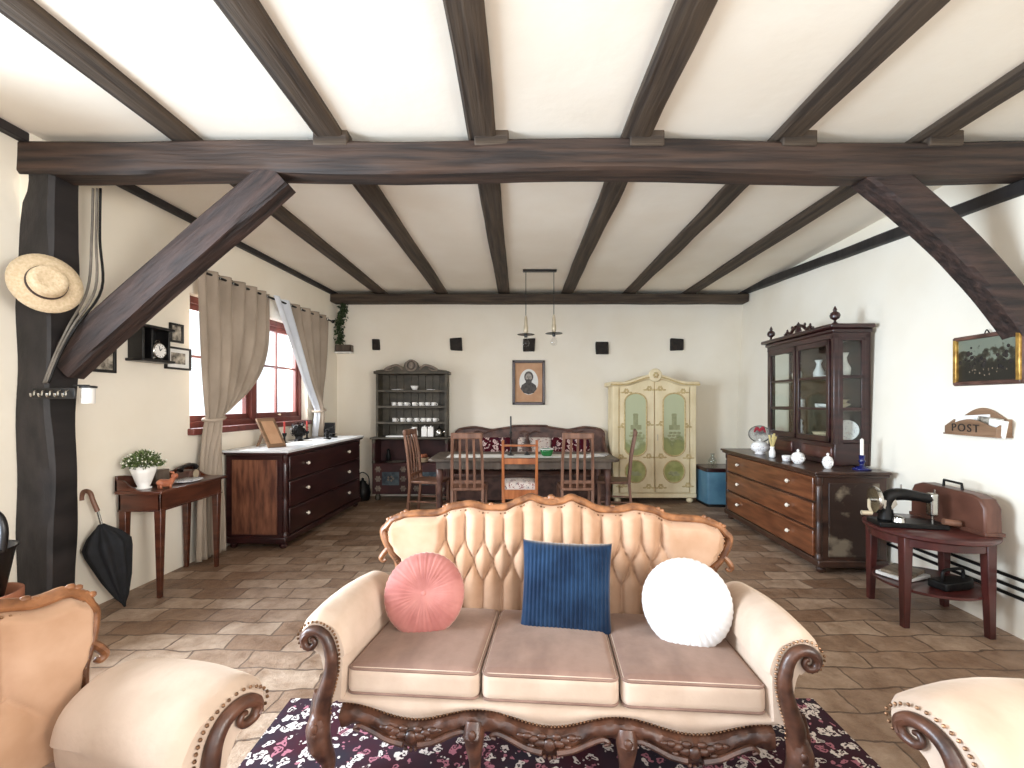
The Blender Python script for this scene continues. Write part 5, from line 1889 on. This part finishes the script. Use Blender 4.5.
MB().path(catmull([(-.11, 0, .085), (-.08, 0, .108), (0, 0, .115), (.08, 0, .108), (.11, 0, .085)], 4), [.026, .017, .014, .017, .026], 10).obj('handset', 'black', T)
MB().lathe([(.038, 0), (.04, .006), (.014, .01), (0, .01)], n=18).move(Matrix.Translation((0, -.062, .04)) @ Matrix.Rotation(R(90), 4, 'X')).obj('dial', 'brass', T)

# umbrella hung beside the post
T = thing('umbrella', 'black folded umbrella with brown hooked handle beside the black post', 'umbrella', (-2.90, 3.33, .01), 0)
tip, top = Vector((.03, .02, .0)), Vector((-.10, -.04, .66))
ax_ = (top - tip).normalized()
qm = ax_.to_track_quat('Z', 'Y').to_matrix().to_4x4()
MB().lathe([(.006, 0), (.012, .03), (.035, .08), (.075, .22), (.115, .42), (.12, .48), (.085, .55), (.03, .61), (.014, .63), (0, .63)], n=64, ripple=lambda a, z: .16 * math.sin(8 * a)).move(Matrix.Translation(tip) @ qm).obj('canopy', 'black_cloth', T, smooth=True)
MB().tube(top - ax_ * .05, top + ax_ * .06, .009, n=8).obj('shaft', 'steel', T)
hb = top + ax_ * .05
MB().path(catmull([hb, hb + Vector((-.025, -.01, .08)), hb + Vector((-.045, -.01, .135)), hb + Vector((-.085, -.01, .145)), hb + Vector((-.105, -.01, .11)), hb + Vector((-.105, -.01, .08))], 5), .015, 10).obj('handle', 'brown_wood', T)

# hat on the post, hook rail, cables, tin
T = thing('panama_hat', 'straw hat with dark band hanging on the black post', 'hat', (-2.925, 2.84, 2.225), 0)
T.scale = (.86, .86, .86)
hm = Matrix.Rotation(R(58), 4, 'Z') @ Matrix.Rotation(R(80), 4, 'X')
MB().lathe([(.115, .03), (.12, .028), (.17, .012), (.215, .02), (.217, .025), (.17, .018), (.12, .034), (.116, .06), (.108, .10), (.095, .125), (.06, .118), (0, .105)], n=40, sx=.93).move(hm).obj('straw_body', 'straw', T, smooth=True)
MB().lathe([(.122, .034), (.1195, .06), (.116, .06), (.118, .034)], n=40, sx=.93).move(hm).obj('band', 'hatband', T, smooth=True)
T = thing('hook_rail', 'black coat rail with pale hooks screwed to the post', 'coat rail', (-2.95, 2.925, 1.555), 0)
MB().box(-.135, .135, -.012, 0, -.035, .035).obj('rail', 'black', T, bevel=.003)
for k in range(5):
    x = -.1 + .05 * k
    MB().path(catmull([(x, -.012, .02), (x, -.03, .01), (x, -.034, -.015), (x, -.05, -.02), (x, -.055, .0)], 3), .005, 6).obj('hook', 'steel', T)
T = thing('tin_canister', 'small white canister with black lid on the wall beside the post', 'canister', (-2.79, 2.98, 1.49), 0)
MB().lathe([(.033, 0), (.036, .004), (.036, .10), (.033, .1), (0, .1)], n=20).obj('canister_body', 'porcelain', T)
MB().lathe([(.045, .1), (.046, .112), (.03, .116), (0, .117)], n=20).obj('lid', 'black', T)
MB().box(-.09, 0, -.01, .01, .112, .122).obj('bracket', 'black', T)
for k, (dx, lb) in enumerate(((0, 'grey cable running down the post, nearest the post'), (.03, 'grey cable running down beside the post, the middle one'), (.055, 'dark cable bulging farthest from the post'))):
    pts = catmull([(-2.87 + dx * .9, 3.10, 2.94), (-2.88 + dx * 1.0, 3.10, 2.6), (-2.86 + dx * 1.7, 3.05, 2.25), (-2.87 + dx * .9, 2.93, 1.98), (-2.95 + dx * .6, 2.925, 1.80), (-3.0 + dx * .55, 2.905, 1.62)], 6)
    o = MB().path(pts, .0075, 8).obj('cable', 'grey_metal' if k < 2 else 'iron', smooth=True)
    tag(o, lb, 'cable', 'cables down the black post')

# bucket in a clay pot at the picture edge beside the entry wall
T = thing('clay_pot', 'terracotta pot beside the black post at the entry wall', 'pot', (-2.87, 2.42, 0), 0)
MB().lathe([(.11, 0), (.12, .01), (.17, .42), (.185, .42), (.185, .48), (.165, .48), (.15, .4), (0, .38)], n=28).obj('pot_body', 'terracotta', T, smooth=True)
T = thing('black_bucket', 'black conical bucket with an arched handle standing in the clay pot', 'bucket', (-2.87, 2.42, .382), 0)
MB().lathe([(.09, 0), (.1, .01), (.155, .33), (.165, .335), (.165, .345), (.15, .34), (.09, .02), (0, .015)], n=28).obj('vessel', 'black', T, smooth=True)
MB().path(catmull([(.15, 0, .33), (.16, 0, .45), (.12, 0, .53), (0, 0, .55), (-.12, 0, .53), (-.16, 0, .45), (-.15, 0, .33)], 5), .018, 10).obj('handle', 'black', T, smooth=True)

# ================================================================ RIGHT WALL
wr = math.degrees(math.atan2(-1, -.0545))   # local +x runs along the wall toward the camera


def on_right(Y, z, off=0):
    return (xr(Y, z) - off, Y, z)


T = thing('oil_painting', 'gilt framed dark landscape painting high on the wall', 'painting', on_right(3.21, 1.80, .008), wr)
pw, ph = .245, .175
mb = MB()
for a in ((-pw, -pw + .03, -ph + .015, ph - .015), (pw - .03, pw, -ph + .015, ph - .015)):
    MB().box(a[0], a[1], -.035, -.0, a[2], a[3]).obj('gilt_side', 'gold', T, bevel=.006)
MB().box(-pw, pw, -.034, 0, -ph, -ph + .025).obj('frame_rail', 'dark_carved', T, bevel=.006)
MB().box(-pw, pw, -.034, 0, ph - .025, ph).obj('frame_rail', 'dark_carved', T, bevel=.006)
mb = MB()
mb.box(-pw - .006, pw + .006, -.02, .0, -ph - .006, -ph + .004).box(-pw - .006, pw + .006, -.02, 0, ph - .004, ph + .006)
mb.box(-pw - .006, -pw + .004, -.02, 0, -ph, ph).box(pw - .004, pw + .006, -.02, 0, -ph, ph)
mb.obj('outer_edge', 'dark_carved', T, bevel=.003)
MB().box(-pw + .025, pw - .025, -.016, -.006, -ph + .02, ph - .02).obj('canvas', 'canvas', T)
mb = MB()
random.seed(31)
for cx, cz, r, n_ in ((-.12, .02, .07, 16), (.13, .0, .06, 12), (-.02, -.01, .035, 8)):
    for k in range(n_):
        mb.ball((cx + random.gauss(0, r * .5), -.016, cz + random.gauss(0, r * .6)), random.uniform(.008, .016), 8, 4, (1, .12, 1))
mb.obj('painted_trees', 'endgrain', T)
mb = MB()
for k in range(16):
    mb.ball((random.uniform(-.14, .16), -.0165, random.uniform(-.12, -.06)), random.uniform(.003, .006), 6, 4, (1, .15, 1.5))
mb.obj('painted_figures', 'worn_patch', T)
MB().path(catmull([(-.02, -.01, ph), (0, -.012, ph + .03), (.02, -.01, ph)], 4), .004, 6).obj('hanging_ring', 'iron', T)

T = thing('letter_rack', 'wooden letter rack lettered POST on the wall below the oil painting', 'letter rack', on_right(3.22, 1.275, .004), wr)
rw = .19
n = 16
arch = [(-rw + 2 * rw * i / n, .10 + .085 * math.sin(PI * i / n) ** 1.3) for i in range(n + 1)]
MB().prism([(-rw, 0)] + arch + [(rw, 0)], 'y', -.014, 0).obj('back_board', 'pine', T, bevel=.003)
frn = [(-rw + 2 * rw * i / n, .055 + .05 * math.sin(PI * i / n) ** 1.5) for i in range(n + 1)]
MB().prism([(-rw, 0)] + frn + [(rw, 0)], 'y', -.10, -.088).obj('front_board', 'pine', T, bevel=.003)
MB().box(-rw - .012, rw + .012, -.108, 0, -.012, .0).obj('floor_board', 'pine', T, bevel=.003)
for s in (-1, 1):
    MB().prism([(-.1, 0), (0, 0), (0, .11), (-.02, .11), (-.1, .05)], 'x', s * rw - .007, s * rw + .007).obj('side_board', 'pine', T, bevel=.002)
fd = bpy.data.curves.new('post_lettering', 'FONT')
fd.body = 'POST'
fd.size = .078
fd.extrude = .002
fd.align_x = 'CENTER'
fd.space_character = 1.25
fo = bpy.data.objects.new('tmp', fd)
C.objects.link(fo)
bpy.context.view_layer.update()
me = bpy.data.meshes.new_from_object(fo.evaluated_get(bpy.context.evaluated_depsgraph_get()))
bpy.data.objects.remove(fo)
lt = bpy.data.objects.new('lettering', me)
C.objects.link(lt)
me.materials.clear()
me.materials.append(M['endgrain'])
lt.parent = T
lt.location = (-.03, -.102, .016)
lt.rotation_euler = (R(90), 0, 0)
for k, (x, y, rz, hh, lb) in enumerate(((-.06, -.03, 3, .135, 'long white envelope in the letter rack, against its back board'), (.07, -.05, -3, .125, 'white folded newspaper in the letter rack, toward the front'), (.13, -.072, 2, .115, 'short white letter in the letter rack beside the newspaper'))):
    o = MB().box(-.13 + .05 * k, .13 - .02 * k, -.004, .004, 0, hh).obj('envelope', 'paper' if k != 1 else 'photo', bevel=.001)
    o.location = local(x, y, 1.271, *on_right(3.22, 0, .004)[:2], 0, wr)
    o.location.x += .064
    o.rotation_euler = (R(-3), R((-4, 5, 8)[k]), R(wr + rz))
    tag(o, lb, 'letter', 'letters in the rack')

# oval side table with a sewing machine
EX, EY = 2.855, 3.22
T = thing('oval_table', 'red-brown oval side table with a lower shelf carrying the sewing machine', 'table', (EX, EY, 0), 0)
MB().lathe([(0, .60), (.355, .60), (.365, .61), (.365, .628), (.355, .635), (0, .635)], n=48, sx=.98, sy=1.03).obj('tabletop', 'table_red', T)
MB().lathe([(.305, .545), (.33, .545), (.33, .60), (.305, .60)], n=48).obj('apron', 'table_red', T)
MB().lathe([(0, .235), (.30, .235), (.305, .24), (.305, .255), (0, .26)], n=40).obj('lower_shelf', 'table_red', T)
for x, y in ((-.165, .30), (-.285, -.155), (.135, -.30), (.275, .165)):
    MB().bar((x * .97, y * .97, .60), (x, y, 0), .06, .04).obj('leg', 'table_red', T, bevel=.004)
T = thing('sewing_machine', 'antique black hand-crank sewing machine on the oval table', 'sewing machine', (2.70, 3.22, .6355), -12)
T.scale = (1.15, 1.15, 1.15)
MB().box(-.17, .19, -.08, .08, 0, .03).obj('bed', 'iron', T, bevel=.006)
mb = MB().path(catmull([(-.10, 0, .03), (-.10, 0, .12), (-.08, 0, .175), (-.02, 0, .19), (.08, 0, .178), (.14, 0, .165)], 5), [.045, .034, .038, .036, .03, .028], 14)
mb.obj('arm', 'iron', T, smooth=True)
MB().rbox((.145, 0, .135), (.022, .028, .068), .012, 4).obj('needle_head', 'steel', T, smooth=True)
MB().tube((.145, 0, .07), (.145, 0, .03), .006, n=8).tube((.15, -.012, .2), (.15, -.012, .225), .005, n=8).obj('needle_bar', 'steel', T)
wm = Matrix.Translation((-.16, 0, .15)) @ Matrix.Rotation(R(90), 4, 'Y')
mb = MB().lathe([(.062, -.01), (.078, -.012), (.082, 0), (.078, .012), (.062, .01)], n=28).move(wm)
for k in range(5):
    a = k * 2 * PI / 5
    mb.tube((-.16, .0, .15), (-.16, .066 * math.cos(a), .15 + .066 * math.sin(a)), .008, n=6)
mb.tube((-.19, 0, .15), (-.1, 0, .15), .014, n=10)
mb.obj('hand_wheel', 'steel', T)
MB().path([(-.19, 0, .15), (-.205, -.03, .11), (-.205, -.06, .08)], .009, 8).tube((-.205, -.06, .08), (-.26, -.06, .08), .014, n=10).obj('crank', 'brass', T)
MB().prism([(-.03, 0), (-.075, .05), (-.06, .1), (0, .08), (.06, .1), (.075, .05), (.03, 0)], 'y', -.05, -.038).move(Matrix.Translation((-.10, 0, .1)) @ Matrix.Scale(.62, 4)).obj('gear_plate', 'steel', T)
MB().lathe([(.02, .03), (.035, .035), (.03, .06), (.012, .07), (0, .07)], (-.06, -.055, 0), 14).obj('bobbin_winder', 'steel', T)
MB().tube((-.02, 0, .22), (-.02, 0, .25), .004, n=6).tube((-.02, 0, .19), (-.02, 0, .22), .008, n=8).obj('spool_pin', 'steel', T)
MB().tube((.17, -.05, .045), (.25, -.06, .04), .02, .018, n=12).obj('wooden_grip', 'brown_wood', T)
T = thing('machine_cover', 'brown domed wooden sewing machine cover with metal handle against the wall', 'cover', (3.055, 3.24, .6355), wr)
cov = [(-.30, 0), (-.30, .18), (-.27, .24), (-.2, .265), (.2, .255), (.26, .235), (.295, .18), (.30, 0)]
MB().prism(cov, 'y', -.055, .055).obj('cover_body', 'cover_brown', T, bevel=.012)
MB().box(-.31, .31, -.062, .062, 0, .025).obj('base_rim', 'cover_brown', T, bevel=.004)
MB().path([(-.075, 0, .26), (-.07, 0, .305), (.07, 0, .30), (.075, 0, .255)], .009, 8).obj('handle', 'iron', T)
# things on the lower shelf
for k, (x, y, rz, w_, d_, h_, m, lb) in enumerate(((-.12, .06, 20, .13, .1, .025, 'paper', 'pale stack of sewing papers on the lower shelf of the oval table'), (-.12, .06, 32, .12, .09, .02, 'worn_patch', 'grey folded cloth on top of the sewing papers'))):
    o = MB().box(-w_, w_, -d_, d_, 0, h_).obj(('paper_stack', 'folded_cloth')[k], m, bevel=.004, loc=(EX + x, EY + y, .261 + .026 * k), rot=(0, 0, R(rz)))
    tag(o, lb, ('papers', 'cloth')[k])
T = thing('flat_iron', 'old dark flat iron on the lower shelf of the oval table', 'iron', (EX + .06, EY - .14, .2605), 12)
pl_ = [(-.15, -.06), (.04, -.065), (.1, -.045), (.16, 0), (.1, .045), (.04, .065), (-.15, .06)]
MB().prism(pl_, 'z', 0, .055).obj('sole', 'iron', T, bevel=.01)
MB().path(catmull([(-.1, 0, .05), (-.1, 0, .1), (-.07, 0, .12), (.05, 0, .12), (.075, 0, .1), (.075, 0, .05)], 4), .01, 8).obj('handle', 'iron', T)
